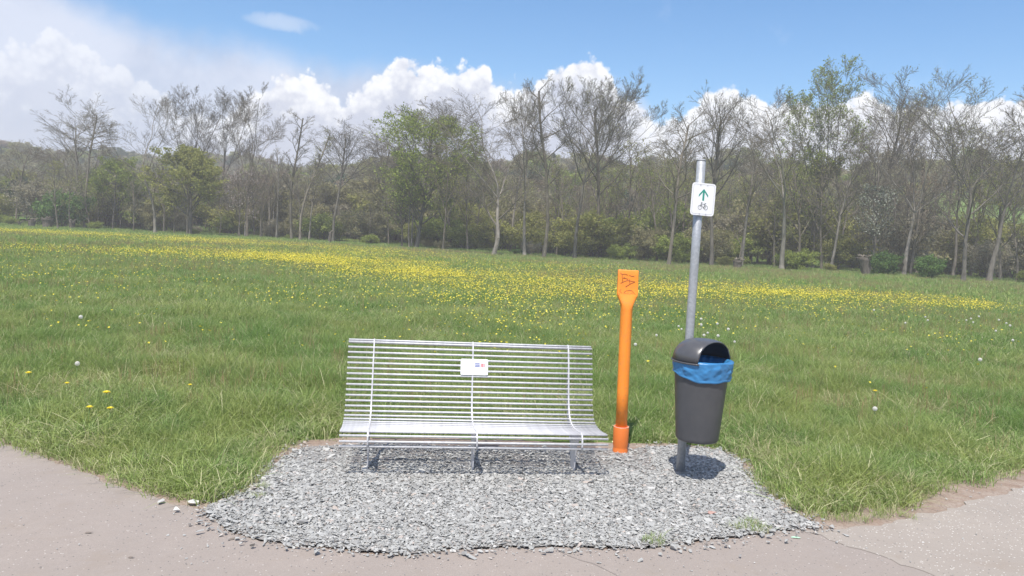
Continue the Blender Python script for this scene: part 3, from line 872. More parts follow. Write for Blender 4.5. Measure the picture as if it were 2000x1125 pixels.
def grow(seed, P):
    """returns trunk segments, branch segments and leaf points"""
    r_ = random.Random(seed); U = r_.uniform; G = r_.gauss
    trunk, br, lf = [], [], []
    levels = P['levels']
    def branch(p, d, L, rad, lv, nseg, up, first=0.0, nch=None, out=None):
        st = L / nseg; pts = [p]; rr = [rad]; wand = P['wander'] * (0.38 if lv == 0 else 1.0) * (0.95 if lv >= 2 else 1)
        endr = max(rad * (0.30 if lv else 0.45), P['rmin'])
        dirs = []
        for i in range(nseg):
            d = unit((d[0] + G(0, wand), d[1] + G(0, wand), d[2] + G(0, wand) * .6 + up))
            q = (p[0] + d[0] * st, p[1] + d[1] * st, p[2] + d[2] * st)
            r1 = rad + (endr - rad) * (i + 1) / nseg
            out.append((p, q, rr[-1], r1, lv)); p = q; pts.append(q); rr.append(r1); dirs.append(d)
        return pts, rr, dirs
    def kids(pts, rr, dirs, L, lv, n, first, depth_scale=1.0):
        if lv > levels: return
        ph = U(0, 6.28)
        for k in range(n):
            t = first + (1 - first) * ((k + U(0.1, 0.9)) / n)
            f = t * (len(pts) - 1); i = min(int(f), len(pts) - 2); fr = f - i
            p = tuple(pts[i][j] + (pts[i + 1][j] - pts[i][j]) * fr for j in range(3))
            rad = (rr[i] + (rr[i + 1] - rr[i]) * fr)
            ph += 2.4 + U(-.5, .5)
            ang = RAD(P['angle'][min(lv, len(P['angle'])) - 1] + G(0, 9))
            d = side_dir(dirs[i], ang, ph)
            shape = P['shape'](t) if lv == 1 else (1.1 - 0.6 * t)
            l2 = L * P['ratio'][lv - 1] * shape * U(0.75, 1.2)
            r2 = max(min(rad * 0.72, rad * P['rr'][lv - 1] * U(.8, 1.15)), P['rmin'])
            ns = 6 if lv == 1 else (4 if lv == 2 else (3 if lv == 3 else 2))
            a, b, c = branch(p, d, l2, r2, lv, ns, P['up'][lv - 1], out=br)
            if lv < levels:
                nn = max(2, int(P['n'][lv] * (0.5 + 0.6 * l2 / (L * P['ratio'][lv - 1]))))
                kids(a, b, c, l2, lv + 1, nn, 0.22 if lv == 1 else 0.15)
            if lv >= levels - 1 and P['leaf'] > 0:
                for q in a[1:]:
                    if U(0, 1) < P['leaf']:
                        for _ in range(P.get('lpc', 1)):
                            lf.append((q[0] + G(0, P['lsp']), q[1] + G(0, P['lsp']), q[2] + G(0, P['lsp'])))
    H = P['H']
    for s_ in range(P.get('stems', 1)):
        lean = P.get('lean', 0) * 1.0
        d0 = unit((lean + (G(0, .32) if P.get('stems', 1) > 1 else 0), G(0, .04) + (G(0, .32) if P.get('stems', 1) > 1 else 0), 1))
        p0 = (G(0, .25), G(0, .25), 0.0) if P.get('stems', 1) > 1 else (0.0, 0.0, -0.15)
        Lt = H * (P['fork'] if P.get('fork') else 1.0) * (U(.7, 1.0) if P.get('stems', 1) > 1 else 1)
        a, b, c = branch(p0, d0, Lt, P['r0'], 0, 9 if P.get('stems', 1) == 1 else 5, P.get('tup', 0.02), out=trunk)
        if P.get('fork'):
            nl = P.get('leaders', 3); ph = P.get('phase', U(0, 6.28))
            if P['n'][0] and P.get('low', 0): kids(a, b, c, H * 0.8, 1, P['low'], 0.45)
            for j in range(nl):
                dd = side_dir(c[-1], RAD(P.get('fang', 20) * (0.35 if j == 0 and nl > 2 else 1) + G(0, 4)), ph + j * 6.283 / nl)
                rj = b[-1] * (0.80 if j == 0 else 0.64)
                a2, b2, c2 = branch(a[-1], dd, H * (1 - P['fork']) * U(.82, 1.08), rj, 1, 7, 0.05, out=trunk)
                kids(a2, b2, c2, H * 0.62, 1, max(4, int(P['n'][0] / nl * 1.25)), 0.10)
        else:
            kids(a, b, c, H, 1, P['n'][0], P['first'])
    return trunk, br, lf


def frusta(segs, sides_of):
    """bulk tubes; returns V, F (quads)"""
    V, F = [], []; base = 0
    A = np.array([s_[0] for s_ in segs], float); B = np.array([s_[1] for s_ in segs], float)
    ra = np.array([s_[2] for s_ in segs]); rb = np.array([s_[3] for s_ in segs]); lv = np.array([s_[4] for s_ in segs])
    sd_ = np.array([sides_of(l) for l in lv])
    for n in sorted(set(sd_.tolist())):
        m = sd_ == n
        a, b, r0, r1 = A[m], B[m], ra[m], rb[m]
        d = b - a; d /= np.linalg.norm(d, axis=1)[:, None] + 1e-9
        ref = np.where(np.abs(d[:, 2:3]) < 0.9, np.array([[0, 0, 1.0]]), np.array([[1.0, 0, 0]]))
        u = np.cross(d, ref); u /= np.linalg.norm(u, axis=1)[:, None]; v = np.cross(d, u)
        th = np.arange(n) * 2 * pi / n
        ring = u[:, None, :] * np.cos(th)[None, :, None] + v[:, None, :] * np.sin(th)[None, :, None]
        lo = a[:, None, :] + ring * r0[:, None, None]; hi = b[:, None, :] + ring * r1[:, None, None]
        VV = np.concatenate([lo, hi], 1).reshape(-1, 3)
        k = len(a); off = base + np.arange(k)[:, None] * 2 * n; j = np.arange(n)[None, :]; j2 = (j + 1) % n
        FF = np.stack([off + j, off + j2, off + n + j2, off + n + j], -1).reshape(-1, 4)
        V.append(VV); F.append(FF); base += len(VV)
    return np.concatenate(V), np.concatenate(F)


def leaf_quads(P, size, seed, up=0.2):
    r_ = np.random.default_rng(seed); n = len(P); P = np.asarray(P, float)
    a = r_.normal(size=(n, 3)); a /= np.linalg.norm(a, axis=1)[:, None]
    b = np.cross(a, r_.normal(size=(n, 3))); b /= np.linalg.norm(b, axis=1)[:, None]
    s_ = size * r_.uniform(0.6, 1.4, n)[:, None]
    V = np.stack([P - a * s_ * .6, P + b * s_ * .38, P + a * s_ * .6, P - b * s_ * .38], 1).reshape(-1, 3)
    F = np.arange(n * 4).reshape(-1, 4)
    return V, F


SH = {
    'vase': lambda t: 0.62 + 0.35 * sin(pi * min(1, t * 1.05)) - 0.25 * t,
    'oval': lambda t: 0.30 + 0.75 * sin(pi * (0.12 + 0.80 * t)) ,
    'cone': lambda t: 1.05 - 0.9 * t,
    'slim': lambda t: 0.40 + 0.25 * sin(pi * t),
}


def params(H, kind='bare', **k):
    P = dict(H=H, r0=H * 0.0112, rmin=0.0075, wander=0.085, first=0.42, n=[15, 9, 7, 6], angle=[37, 31, 28, 30],
             ratio=[0.37, 0.55, 0.54, 0.50], rr=[0.56, 0.50, 0.50, 0.55], up=[0.085, 0.07, 0.055, 0.04], levels=4,
             leaf=0.30, lsp=0.10, lpc=1, shape=SH['oval'])
    P.update(k); return P


TREE_CACHE = {}


def tree_meshes(key, P, width, bark, leafm, lsize, seed, twig=1.0):
    tr, br, lf = grow(seed, P)
    allp = np.array([s_[1] for s_ in tr + br]); zmax = allp[:, 2].max()
    wx = np.percentile(np.abs(allp[:, :2] - np.array([np.median(allp[:, 0]), np.median(allp[:, 1])])), 97.5)
    kz = P['H'] / zmax; kx = width / 2 / max(wx, .1) if width else kz
    kx = min(max(kx, kz * 0.55), kz * 2.0)
    def T_(p): return (p[0] * kx, p[1] * kx, p[2] * kz)
    tr = [(T_(a), T_(b), c, d, e) for a, b, c, d, e in tr]; br = [(T_(a), T_(b), c * twig, d * twig, e) for a, b, c, d, e in br]
    # root flare
    tr = [(a, b, c * (1.35 if a[2] < 0.1 else 1), d, e) for a, b, c, d, e in tr]
    V, F = frusta(tr, lambda l: 9 if l == 0 else 7)
    m1 = fast_mesh('trunk', V, F, M_bark[bark], smooth=True)
    V, F = frusta(br, lambda l: 5 if l == 1 else (4 if l == 2 else 3))
    m2 = fast_mesh('crown', V, F, M_bark['dark' if bark == 'dark' else 'mid'], smooth=True)
    m3 = None
    if lf:
        lf = [T_(p) for p in lf]
        V, F = leaf_quads(lf, lsize, seed)
        m3 = fast_mesh('foliage', V, F, M_leaf[leafm])
    return m1, m2, m3


def plant_tree(name, meshes, x, y, label, cat='tree', group=None, rz=0, sc=(1, 1, 1)):
    t = empty(name, (x, y, float(ground_z(x, y))), rz); t.scale = sc
    tag(t, label, cat, group)
    for nm, me in zip(('trunk', 'crown', 'foliage'), meshes):
        if me: link_mesh(nm, me, t)
    return t


# the trees of the front row: name, x, y, height, width, bark, leaf, leaf size, label, params
TREES = [
    ('slender_tree', -48.1, 86, 13.4, 3.6, 'mid', 'bud', .10, 'slender tree with dense narrow top, right one of a close pair at the left', dict(first=.62, n=[16, 7, 6, 4], ratio=[.20, .5, .5, .5], shape=SH['slim'], leaf=.8, angle=[62, 45, 40, 40])),
    ('slender_tree', -51.8, 90, 13.6, 5.6, 'pale', 'bud', .08, 'slender pale tree with loose top, left one of the close pair at the far left', dict(first=.45, n=[10, 6, 5, 4], leaf=.5)),
    ('green_tree', -46.0, 88, 8.2, 6.0, 'dark', 'green', .14, 'small bright green tree with a dark trunk at the left, standing alone before the hill', dict(first=.30, leaf=.85, lpc=2, n=[14, 7, 5, 3], shape=SH['oval'])),
    ('bare_tree', -37.9, 81, 14.4, 9.5, 'pale', 'bud', .06, 'wide bare tree with open V-shaped limbs at the left, standing in front of the others', dict(fork=.42, leaders=3, fang=34, n=[15, 6, 5, 4], leaf=.12, wander=.11, r0=.18, low=3)),
    ('leafy_tree', -33.8, 80, 9.1, 7.0, 'dark', 'olive', .17, 'dark trunked tree in dense olive leaf, in front of the tall bare clump', dict(first=.28, leaf=.9, lpc=2, n=[15, 7, 5, 4], r0=.22)),
    ('bare_tree', -39.5, 93, 16.8, 7.5, 'dark', 'bud', .07, 'tall dense bare tree, left one of the big dark clump behind the olive tree', dict(fork=.40, leaders=4, fang=22, n=[20, 8, 6, 4], leaf=.4)),
    ('bare_tree', -35.4, 92, 17.2, 8.0, 'dark', 'bud', .07, 'tall dense bare tree, middle one of the big dark clump behind the olive tree', dict(fork=.38, leaders=4, fang=24, n=[22, 8, 6, 4], leaf=.4)),
    ('bare_tree', -30.6, 88, 16.6, 7.5, 'mid', 'bud', .06, 'tall light bare tree with fanned limbs, right one of the big clump', dict(fork=.36, leaders=4, fang=24, n=[19, 7, 6, 4], leaf=.2)),
    ('blossom_tree', -29.5, 82.5, 7.4, 5.2, 'mid', 'pink', .11, 'low tree dotted with pale pinkish blossom, right of the olive tree', dict(first=.22, leaf=.55, n=[14, 7, 5, 3])),
    ('slender_tree', -24.3, 84, 13.6, 3.6, 'mid', 'bud', .07, 'narrow bare tree right of the big clump, taller of two', dict(first=.35, ratio=[.22, .5, .5, .5], shape=SH['slim'], n=[15, 6, 5, 4], leaf=.3)),
    ('slender_tree', -22.0, 79, 11.4, 3.2, 'mid', 'olive', .10, 'narrow alder with thin greenish top beside the taller narrow bare tree', dict(first=.40, ratio=[.20, .5, .5, .5], shape=SH['cone'], n=[16, 6, 5, 4], leaf=.75)),
    ('bare_tree', -19.1, 81, 12.8, 5.4, 'dark', 'bud', .07, 'bare tree with a rounded egg-shaped top on a long dark stem', dict(first=.50, n=[14, 7, 6, 4], leaf=.4, angle=[34, 36, 36, 40])),
    ('bare_tree', -15.5, 88, 12.4, 5.6, 'mid', 'bud', .07, 'faint bare tree with a broad top just left of the big green tree', dict(first=.40, leaf=.4)),
    ('green_tree', -9.3, 73, 12.9, 11.0, 'dark', 'green', .15, 'big light green tree leafy down to the ground, left of the pale trunked tree', dict(first=.14, leaf=.95, lpc=1, n=[22, 8, 6, 4], shape=SH['oval'], r0=.18)),
    ('bare_tree', -6.6, 82, 14.9, 8.0, 'mid', 'bud', .08, 'greyish bare tree rising just behind the right shoulder of the big green tree', dict(first=.35, leaf=.5)),
    ('bare_tree', -1.7, 63.5, 13.1, 8.6, 'pale', 'rust', .07, 'bare tree with a thick pale trunk and low crooked limbs, left of centre', dict(fork=.40, leaders=3, fang=26, r0=.215, n=[17, 7, 6, 4], leaf=.22, low=4, wander=.12)),
    ('bare_tree', 1.0, 69, 15.6, 6.4, 'pale', 'bud', .06, 'tall bare tree with twin pale stems rising above its neighbours in the centre', dict(fork=.34, leaders=2, fang=12, n=[18, 7, 5, 4], leaf=.15)),
    ('bare_tree', 2.5, 64, 14.2, 3.6, 'mid', 'bud', .06, 'slim bare tree between the twin stemmed tree and the large central tree', dict(first=.42, ratio=[.24, .5, .5, .5], shape=SH['slim'], n=[14, 6, 5, 4], leaf=.15)),
    ('bare_tree', 5.3, 67, 15.6, 8.6, 'dark', 'olive', .08, 'large central tree with dark forking limbs and a dense brush-like top', dict(fork=.46, leaders=4, fang=32, r0=.18, n=[26, 8, 7, 4], leaf=.35, up=[.12, .09, .08, .05])),
    ('bare_tree', 8.3, 74, 16.4, 6.0, 'mid', 'bud', .06, 'pale fan shaped bare tree just right of the large central tree', dict(first=.36, n=[14, 7, 6, 4], leaf=.1, angle=[34, 34, 36, 40])),
    ('bare_tree', 12.1, 60, 12.9, 4.6, 'mid', 'bud', .08, 'bare tree with a narrow top left of the signpost', dict(first=.42, n=[16, 7, 5, 4], leaf=.35, shape=SH['slim'])),
    ('bare_tree', 16.5, 64, 14.6, 4.8, 'dark', 'olive', .09, 'dark bare tree directly behind the top of the signpost', dict(first=.42, n=[14, 7, 5, 4], leaf=.35, wander=.11)),
    ('bare_tree', 21.8, 62.5, 15.0, 6.8, 'pale', 'bud', .06, 'bare tree with a thick pale trunk right of the signpost', dict(fork=.42, leaders=3, fang=24, r0=.215, n=[18, 7, 5, 4], leaf=.15, wander=.10)),
    ('green_tree', 27.4, 72, 18.1, 9.6, 'dark', 'green', .11, 'tallest tree of the right half, wide top in thin fresh green leaf', dict(fork=.36, leaders=4, fang=26, r0=.17, n=[26, 8, 6, 4], leaf=.55)),
    ('bare_tree', 27.2, 66, 10.2, 4.2, 'pale', 'bud', .07, 'leaning slender tree with twisted pale stem below the tall green topped tree', dict(first=.35, n=[10, 6, 5, 3], lean=.12, leaf=.3)),
    ('blossom_tree', 29.8, 64, 7.4, 3.6, 'dark', 'white', .11, 'low dark leaning tree carrying whitish blossom', dict(first=.30, n=[12, 6, 5, 3], lean=.10, leaf=.6)),
    ('bare_tree', 36.3, 80, 18.0, 6.0, 'mid', 'bud', .06, 'thin pale bare tree between the green topped tree and the thick trunked one', dict(first=.40, leaf=.12)),
    ('bare_tree', 31.5, 62, 14.2, 7.4, 'pale', 'bud', .07, 'bare tree with pale upright trunk and wide boughs, left of the thick grey trunk', dict(fork=.40, leaders=4, fang=30, r0=.18, n=[17, 7, 5, 4], leaf=.22)),
    ('bare_tree', 32.8, 56, 15.6, 8.4, 'dark', 'olive', .10, 'big tree with a thick grey trunk near the right edge, fine greenish tips', dict(fork=.44, leaders=4, fang=28, r0=.17, n=[22, 7, 6, 4], leaf=.4, wander=.11, low=4)),
    ('bare_tree', 35.3, 57, 14.0, 6.4, 'dark', 'bud', .09, 'dark trunked tree leaning outward at the right edge of the view', dict(fork=.45, leaders=3, fang=24, r0=.215, n=[17, 7, 5, 4], lean=.10, leaf=.3)),
    ('bare_tree', 41.5, 62, 15.0, 7.0, 'mid', 'bud', .08, 'bare tree at the extreme right edge, partly cut off by the frame', dict(fork=.40, leaders=3, fang=24, n=[16, 7, 5, 4], leaf=.3)),
    ('bare_tree', -57.0, 88, 9.6, 8.5, 'mid', 'bud', .10, 'round topped bare brown tree at the extreme left edge', dict(first=.25, leaf=.7, n=[15, 7, 6, 4])),
    ('bare_tree', -53.6, 93, 9.4, 7.0, 'mid', 'bud', .10, 'low bare brown tree between the left edge tree and the slender pair', dict(first=.22, leaf=.7, n=[15, 7, 6, 4])),
]
for i, (nm, x, y, h, wd, bark, lm, ls, lab, kw) in enumerate(TREES):
    P = params(h * 1.03, **kw)
    if nm in ('bare_tree', 'slender_tree'):
        P['leaf'] *= 0.4; ls *= 0.75; wd *= 1.42
    q_ = P['n'][:]
    P['n'] = [round(q_[0] * 1.15), q_[1] + 1, q_[2] + 1, q_[3] + 1] if len(q_) > 3 else q_
    ms = tree_meshes(i, P, wd, bark, lm, ls, 100 + i * 7)
    plant_tree(nm, ms, x, y, lab, rz=0.0 if kw.get('lean') else R.uniform(0, 6.28))

# back-row trees: five kinds, copied
BACK = []
for i, (h, wd, bark, lm, kw) in enumerate([
        (13, 5.0, 'mid', 'bud', dict(first=.35, leaf=.35)),
        (14, 4.4, 'pale', 'bud', dict(first=.45, leaf=.2, n=[12, 6, 5, 3], ratio=[.26, .5, .5, .5])),
        (12, 5.5, 'mid', 'olive', dict(first=.30, leaf=.6)),
        (14, 6.0, 'dark', 'bud', dict(fork=.40, leaders=3, leaf=.3)),
        (11, 5.2, 'mid', 'rust', dict(first=.25, leaf=.6)),
        (12, 5.2, 'mid', 'green', dict(first=.25, leaf=.7)),
        (13, 3.8, 'mid', 'dull', dict(first=.25, leaf=.6, ratio=[.24, .5, .5, .5]))]):
    BACK.append(tree_meshes('b%d' % i, params(h, **{**dict(n=[12, 6, 5, 4]), **kw}), wd, bark, lm, .11, 700 + i * 3))


def place_copy(first, name, x, y, label, cat, group, rz, sc):
    """copy of a thing and its parts"""
    c = first.copy(); COL.objects.link(c); c.location = (x, y, float(ground_z(x, y))); c.rotation_euler = (0, 0, rz); c.scale = sc
    for ch in first.children:
        d = ch.copy(); COL.objects.link(d); d.parent = c
    c['label'] = label; c['category'] = cat; c['group'] = group
    return c


firsts = {}
def repeat(kind, meshes, name, x, y, label, cat, group, rz, sc):
    if kind not in firsts:
        firsts[kind] = plant_tree(name, meshes, x, y, label, cat, group, rz, sc); return firsts[kind]
    return place_copy(firsts[kind], name, x, y, label, cat, group, rz, sc)


PLACE = [(-22, 'at the far left'), (-13, 'left of the big green tree'), (-3, 'around the big green tree'),
         (5.5, 'below the central bare trees'), (12.5, 'left of the signpost'), (20, 'just right of the signpost'), (90, 'towards the right edge')]



def place(a): return [p for lim, p in PLACE if a < lim][0]


GB = 'trees of the back rows'
LB = ['thin bare background tree', 'pale stemmed slim background tree', 'olive tinted background tree', 'dark forked bare background tree',
      'reddish budding background tree', 'fresh green background tree', 'narrow dull brown background tree']
n_b = 0
for i in range(185):
    a = -35 + 72 * (i + R.uniform(0, 1)) / 185
    r_ = R.uniform(84, 112) if a < -10 else R.uniform(72, 104)
    x, y = r_ * sin(RAD(a)), r_ * cos(RAD(a))
    k = R.choices(range(7), [4, 3, 4, 3, 1.2, 3, 3])[0]
    if a < -24 and R.random() < .62: continue
    s_ = R.uniform(0.55, 0.88) if a < 8 else R.uniform(0.65, 1.08)
    if a < -10: s_ = R.uniform(.45, .75)
    if -13.5 < a < -9.0: s_ *= 0.7
    repeat(('b', k), BACK[k], 'back_tree', x, y, LB[k] + ' ' + place(a), 'tree', GB, R.uniform(0, 6.28), (s_, s_, s_))
    n_b += 1

# riverside shrubs
SHR = []
for i, (lm, lf_, h, wd) in enumerate([('dull', .8, 4.2, 5.0), ('olive', .85, 4.0, 4.6), ('bud', .6, 4.6, 5.4), ('green', .8, 3.4, 4.4), ('rust', .6, 4.2, 4.8), ('bright', .85, 2.6, 4.0)]):
    P = params(h, stems=7, r0=.05, levels=3, n=[9, 6, 5], ratio=[.42, .5, .5], rr=[.6, .6, .6], first=.12, angle=[42, 42, 42], up=[.05, .04, .03], leaf=lf_, lpc=2, lsp=.14, wander=.12, shape=SH['oval'], rmin=.009)
    SHR.append(tree_meshes('s%d' % i, P, wd, 'mid', lm, .15, 900 + i))
LS = ['dull brown bush of the riverside thicket beneath the trees', 'olive green bush of the riverside thicket beneath the trees',
      'bare twiggy bush of the riverside thicket beneath the trees', 'green leafed bush of the riverside thicket beneath the trees',
      'reddish brown bush of the riverside thicket beneath the trees', 'low bright green bush of the riverside thicket beneath the trees']


KB = ['dull brown bush', 'olive bush', 'bare twiggy bush', 'green leafed bush', 'reddish brown bush', 'bright green bush']
def bush_label(k, a, row): return '%s in the %s row of the thicket, %s' % (KB[k], row, place(a))


def shrub_line(row, n, d0, d1, s0, s1, weights, skip=None):
    for i in range(n):
        a = -37 + 76 * (i + R.uniform(-.2, 1.2)) / n
        edge = float(np.interp(a, [-37, -27, -18, -10, 0, 9, 18, 27, 40], [100, 86, 84, 74, 66, 61, 63, 65, 66]))
        r_ = edge + R.uniform(d0, d1)
        if skip and skip(a): continue
        x, y = r_ * sin(RAD(a)), r_ * cos(RAD(a)); s_ = R.uniform(s0, s1)
        k = R.choices(range(6), weights)[0]
        repeat(('s', k), SHR[k], 'shrub', x, y, bush_label(k, a, row), 'bush', 'bushes of the riverside thicket', R.uniform(0, 6.28), (s_ * 1.1, s_ * 1.1, s_ * R.uniform(.85, 1.15)))


shrub_line('front', 20, 3, 9, .18, .48, [3, 4, 3, 6, .3, 2])
shrub_line('middle', 46, 10, 18, .55, 1.25, [5, 5, 5, 4, .3, .5], skip=lambda a: (a < -25 and R.random() < .45) or (a > 17 and R.random() < .55))
shrub_line('back', 56, 19, 30, 1.0, 1.7, [5, 5, 4, 3, .6, .3], skip=lambda a: (a < -25 and R.random() < .5) or (a > 19 and R.random() < .35))

# single bushes one can point to
def lone(k, x, y, s_, name, label):
    plant_tree(name, SHR[k], x, y, label, 'bush', None, R.uniform(0, 6), (s_[0], s_[0], s_[1]))
lone(5, -50.2, 85.5, (1.15, 1.55), 'shrub', 'bright green bush at the far left behind the pollard stumps')
lone(3, 23.4, 63.0, (.62, .55), 'shrub', 'low green bush at the foot of the pale trunk right of the signpost')
lone(5, 29.6, 61.5, (.55, .75), 'shrub', 'low green bush just right of the leaning pollard stump')
lone(5, 31.6, 58.6, (.6, .7), 'shrub', 'low green bush left of the thick grey trunk near the right edge')


# pollards, stumps
def pollard(x, y, h, r0, lean, seed, label, head=1.0):
    r_ = random.Random(seed)
    t = empty('pollard_stump', (x, y, float(ground_z(x, y)))); tag(t, label, 'tree stump')
    m = MB(); rings = []
    for i in range(7):
        f = i / 6; rr = r0 * (1.15 - .25 * f + .45 * f ** 3 * head)
        rings.append([(lean * f * h + rr * cos(2 * pi * k / 9) * r_.uniform(.88, 1.12), rr * sin(2 * pi * k / 9) * r_.uniform(.88, 1.12), -.1 + (h + .1) * f) for k in range(9)])
    m.loft(rings).build('trunk', M_wood, t)
    m = MB()
    for k in range(int(11 * head)):
        a = r_.uniform(0, 6.28); q = r0 * 1.2 * r_.random(); c = Vector((lean * h + cos(a) * q, sin(a) * q, h))
        d = Vector((cos(a) * .7, sin(a) * .7, r_.uniform(.3, .9))).normalized() * r_.uniform(.15, .4)
        m.tube([c - d * .3, c + d * .5, c + d], [.05, .06, .03], 6)
    m.build('head', M_bark['mid'], t)


pollard(27.2, 59.1, 1.45, .30, -.28, 1, 'dark leaning pollard stump with pale cut head at the meadow edge, right half', 1.6)
pollard(17.6, 60.4, .75, .30, 0, 2, 'short dark pollard stump with pale head behind the signpost foot')
pollard(-49.3, 81.1, 1.05, .42, 0, 3, 'thickest grey pollard stump in the group before the bright green bush', 1.3)
pollard(-50.9, 81.0, .75, .30, .1, 4, 'low grey pollard stump left of the thickest one')
pollard(-47.5, 82.5, .85, .26, .05, 5, 'slim grey pollard stump right of the thickest one', .8)
pollard(-52.2, 81.0, .45, .12, 0, 6, 'small dark post at the left end of the pollard stumps', .3)
pollard(-18.7, 77.8, 1.15, .16, .08, 7, 'thin dark dead stump beside the long stemmed rounded tree', .5)


# conifers on the hill top
def fir(seed):
    r_ = random.Random(seed); segs = [((0, 0, 0), (0, 0, 9), .16, .03, 0)]; V = []
    br = []
    for i in range(90):
        z_ = 1.0 + 8.0 * i / 90; L_ = (9.4 - z_) * .26 * r_.uniform(.75, 1.15); a = i * 2.4
        q = (cos(a) * L_, sin(a) * L_, z_ - L_ * .25); br.append(((0, 0, z_), q, .03, .012, 2))
        for k in range(26):
            f = r_.uniform(.1, 1); V.append((q[0] * f + r_.gauss(0, .10), q[1] * f + r_.gauss(0, .10), z_ - L_ * .25 * f + r_.gauss(0, .09) - .05))
    v, f = frusta(segs, lambda l: 6); m1 = fast_mesh('trunk', v, f, M_bark['dark'])
    v, f = frusta(br, lambda l: 3); m2 = fast_mesh('crown', v, f, M_bark['dark'])
    v, f = leaf_quads(V, .42, seed); m3 = fast_mesh('foliage', v, f, M_leaf['fir'])
    return m1, m2, m3


FIR = fir(3)
for (a, r_, s_, lab) in [(21.9, 156, .95, 'dark fir on the wooded hill crest left of the group of firs'), (25.4, 160, 1.0, 'tallest dark fir of the group on the hill crest at the right'),
                         (26.2, 158, .85, 'dark fir right beside the tallest one on the hill crest'), (24.5, 157, .75, 'short dark fir left of the tallest one on the hill crest'), (27.1, 161, .7, 'rightmost dark fir of the group on the hill crest'), (2.6, 160, 1.0, 'lone dark fir on the hill crest seen between the central trees')]:
    plant_tree('fir_tree', FIR, r_ * sin(RAD(a)), r_ * cos(RAD(a)), lab, rz=a, sc=(s_ * .74, s_ * .74, s_ * .74))

# far wood on the hill: reads as one mass
protos = []
for k, ms in enumerate(BACK + SHR[:3]):
    # joined copy of each kind for the mass
    V_, F_, I_ = [], [], []; off = 0; mats = []
    for me in ms:
        if me is None: continue
        v = np.empty(len(me.vertices) * 3, np.float32); me.vertices.foreach_get('co', v); v = v.reshape(-1, 3)
        f = np.empty(len(me.loops), np.int32); me.loops.foreach_get('vertex_index', f); f = f.reshape(-1, 4)
        V_.append(v); F_.append(f + off); I_.append(np.full(len(f), len(mats))); off += len(v); mats.append(me.materials[0])
    protos.append(link_mesh('wood_tree', fast_mesh('wood_tree', np.concatenate(V_), np.concatenate(F_), mats, np.concatenate(I_)), link=False))


def dome_tree(seed, lm, H, Wd, n, ls):
    """leafy tree for the far wood: clumps of leaves on real limbs"""
    P = params(H, n=[14, 6, 5], levels=3, ratio=[.34, .5, .5], first=.15, leaf=.95, lpc=3, lsp=.30, shape=SH['oval'], rmin=.03)
    ms = tree_meshes('w', P, Wd, 'mid', lm, ls, seed)
    V_, F_, I_ = [], [], []; off = 0; mats = []
    for me in ms:
        v = np.empty(len(me.vertices) * 3, np.float32); me.vertices.foreach_get('co', v); v = v.reshape(-1, 3)
        f = np.empty(len(me.loops), np.int32); me.loops.foreach_get('vertex_index', f); f = f.reshape(-1, 4)
        V_.append(v); F_.append(f + off); I_.append(np.full(len(f), len(mats))); off += len(v); mats.append(me.materials[0])
    return link_mesh('wood_tree', fast_mesh('wood_tree', np.concatenate(V_), np.concatenate(F_), mats, np.concatenate(I_)), link=False)


dome = [dome_tree(1000 + i, lm, 10, 8, 0, .34) for i, lm in enumerate(['dull', 'olive', 'bud', 'dull', 'olive', 'green', 'rust', 'fir'])]
C_wood = proto_collection("wood_kinds", dome + dome[:5] and dome)
C_wood2 = proto_collection("wood_bare_kinds", protos)


def wood(name, n, r0, r1, a0, a1, coll, s0, s1, gap=True):
    r_ = np.sqrt(rng.uniform(r0 * r0, r1 * r1, n)); a = rng.uniform(a0, a1, n)
    keep = np.ones(n, bool)
    if gap: keep &= ~((a > 27.4) & (r_ > 92) & (r_ < 150))          # the green slope seen at the right
    r_, a = r_[keep], a[keep]; x, y = r_ * np.sin(np.radians(a)), r_ * np.cos(np.radians(a)); m = len(x)
    s = rng.uniform(s0, s1, m)
    scatter(name, np.column_stack([x, y, ground_z(x, y) - .3]), np.stack([s * 0, s * 0, rng.uniform(0, 6.28, m)], 1), np.column_stack([s, s, s * rng.uniform(.85, 1.15, m)]), coll)


wood('hillside_wood', 1250, 96, 190, -26, 44, C_wood, .42, .72)
wood('hillside_bare_wood', 800, 92, 180, -30, 44, C_wood2, .42, .66)
wood('distant_wood', 2300, 185, 300, -60, -2, C_wood, .40, .62, gap=False)
wood('valley_wood', 380, 110, 185, -45, -22, C_wood, .42, .66, gap=False)


# ------------------------------------------------------------------ bench
B_YAW = RAD(8.21)
bench = empty('bench', (-0.185, 5.182, 0), B_YAW)
tag(bench, 'silver steel rod bench with curved seat and back, standing on the grey gravel', 'bench')
K = 1.076
BL = 1.7226 * K
prof = [(.632, .786), (.618, .804), (.595, .812), (.572, .798), (.556, .760), (.551, .739), (.528, .670), (.515, .617), (.502, .564), (.489, .512), (.475, .459), (.456, .408), (.432, .362), (.408, .335), (.378, .315), (.33, .300), (.27, .294), (.20, .293), (.13, .298), (.08, .306), (.045, .312), (.018, .306), (.004, .285), (.0, .262), (.002, .240), (.012, .222)]
prof = [Vector((0, a * K, b * K)) for a, b in prof]
# evenly spaced rods along the profile
cum = [0.0]
for a, b in zip(prof, prof[1:]): cum.append(cum[-1] + (b - a).length)


def at_s(s_):
    for i in range(len(prof) - 1):
        if cum[i + 1] >= s_: return prof[i].lerp(prof[i + 1], (s_ - cum[i]) / (cum[i + 1] - cum[i]))
    return prof[-1]


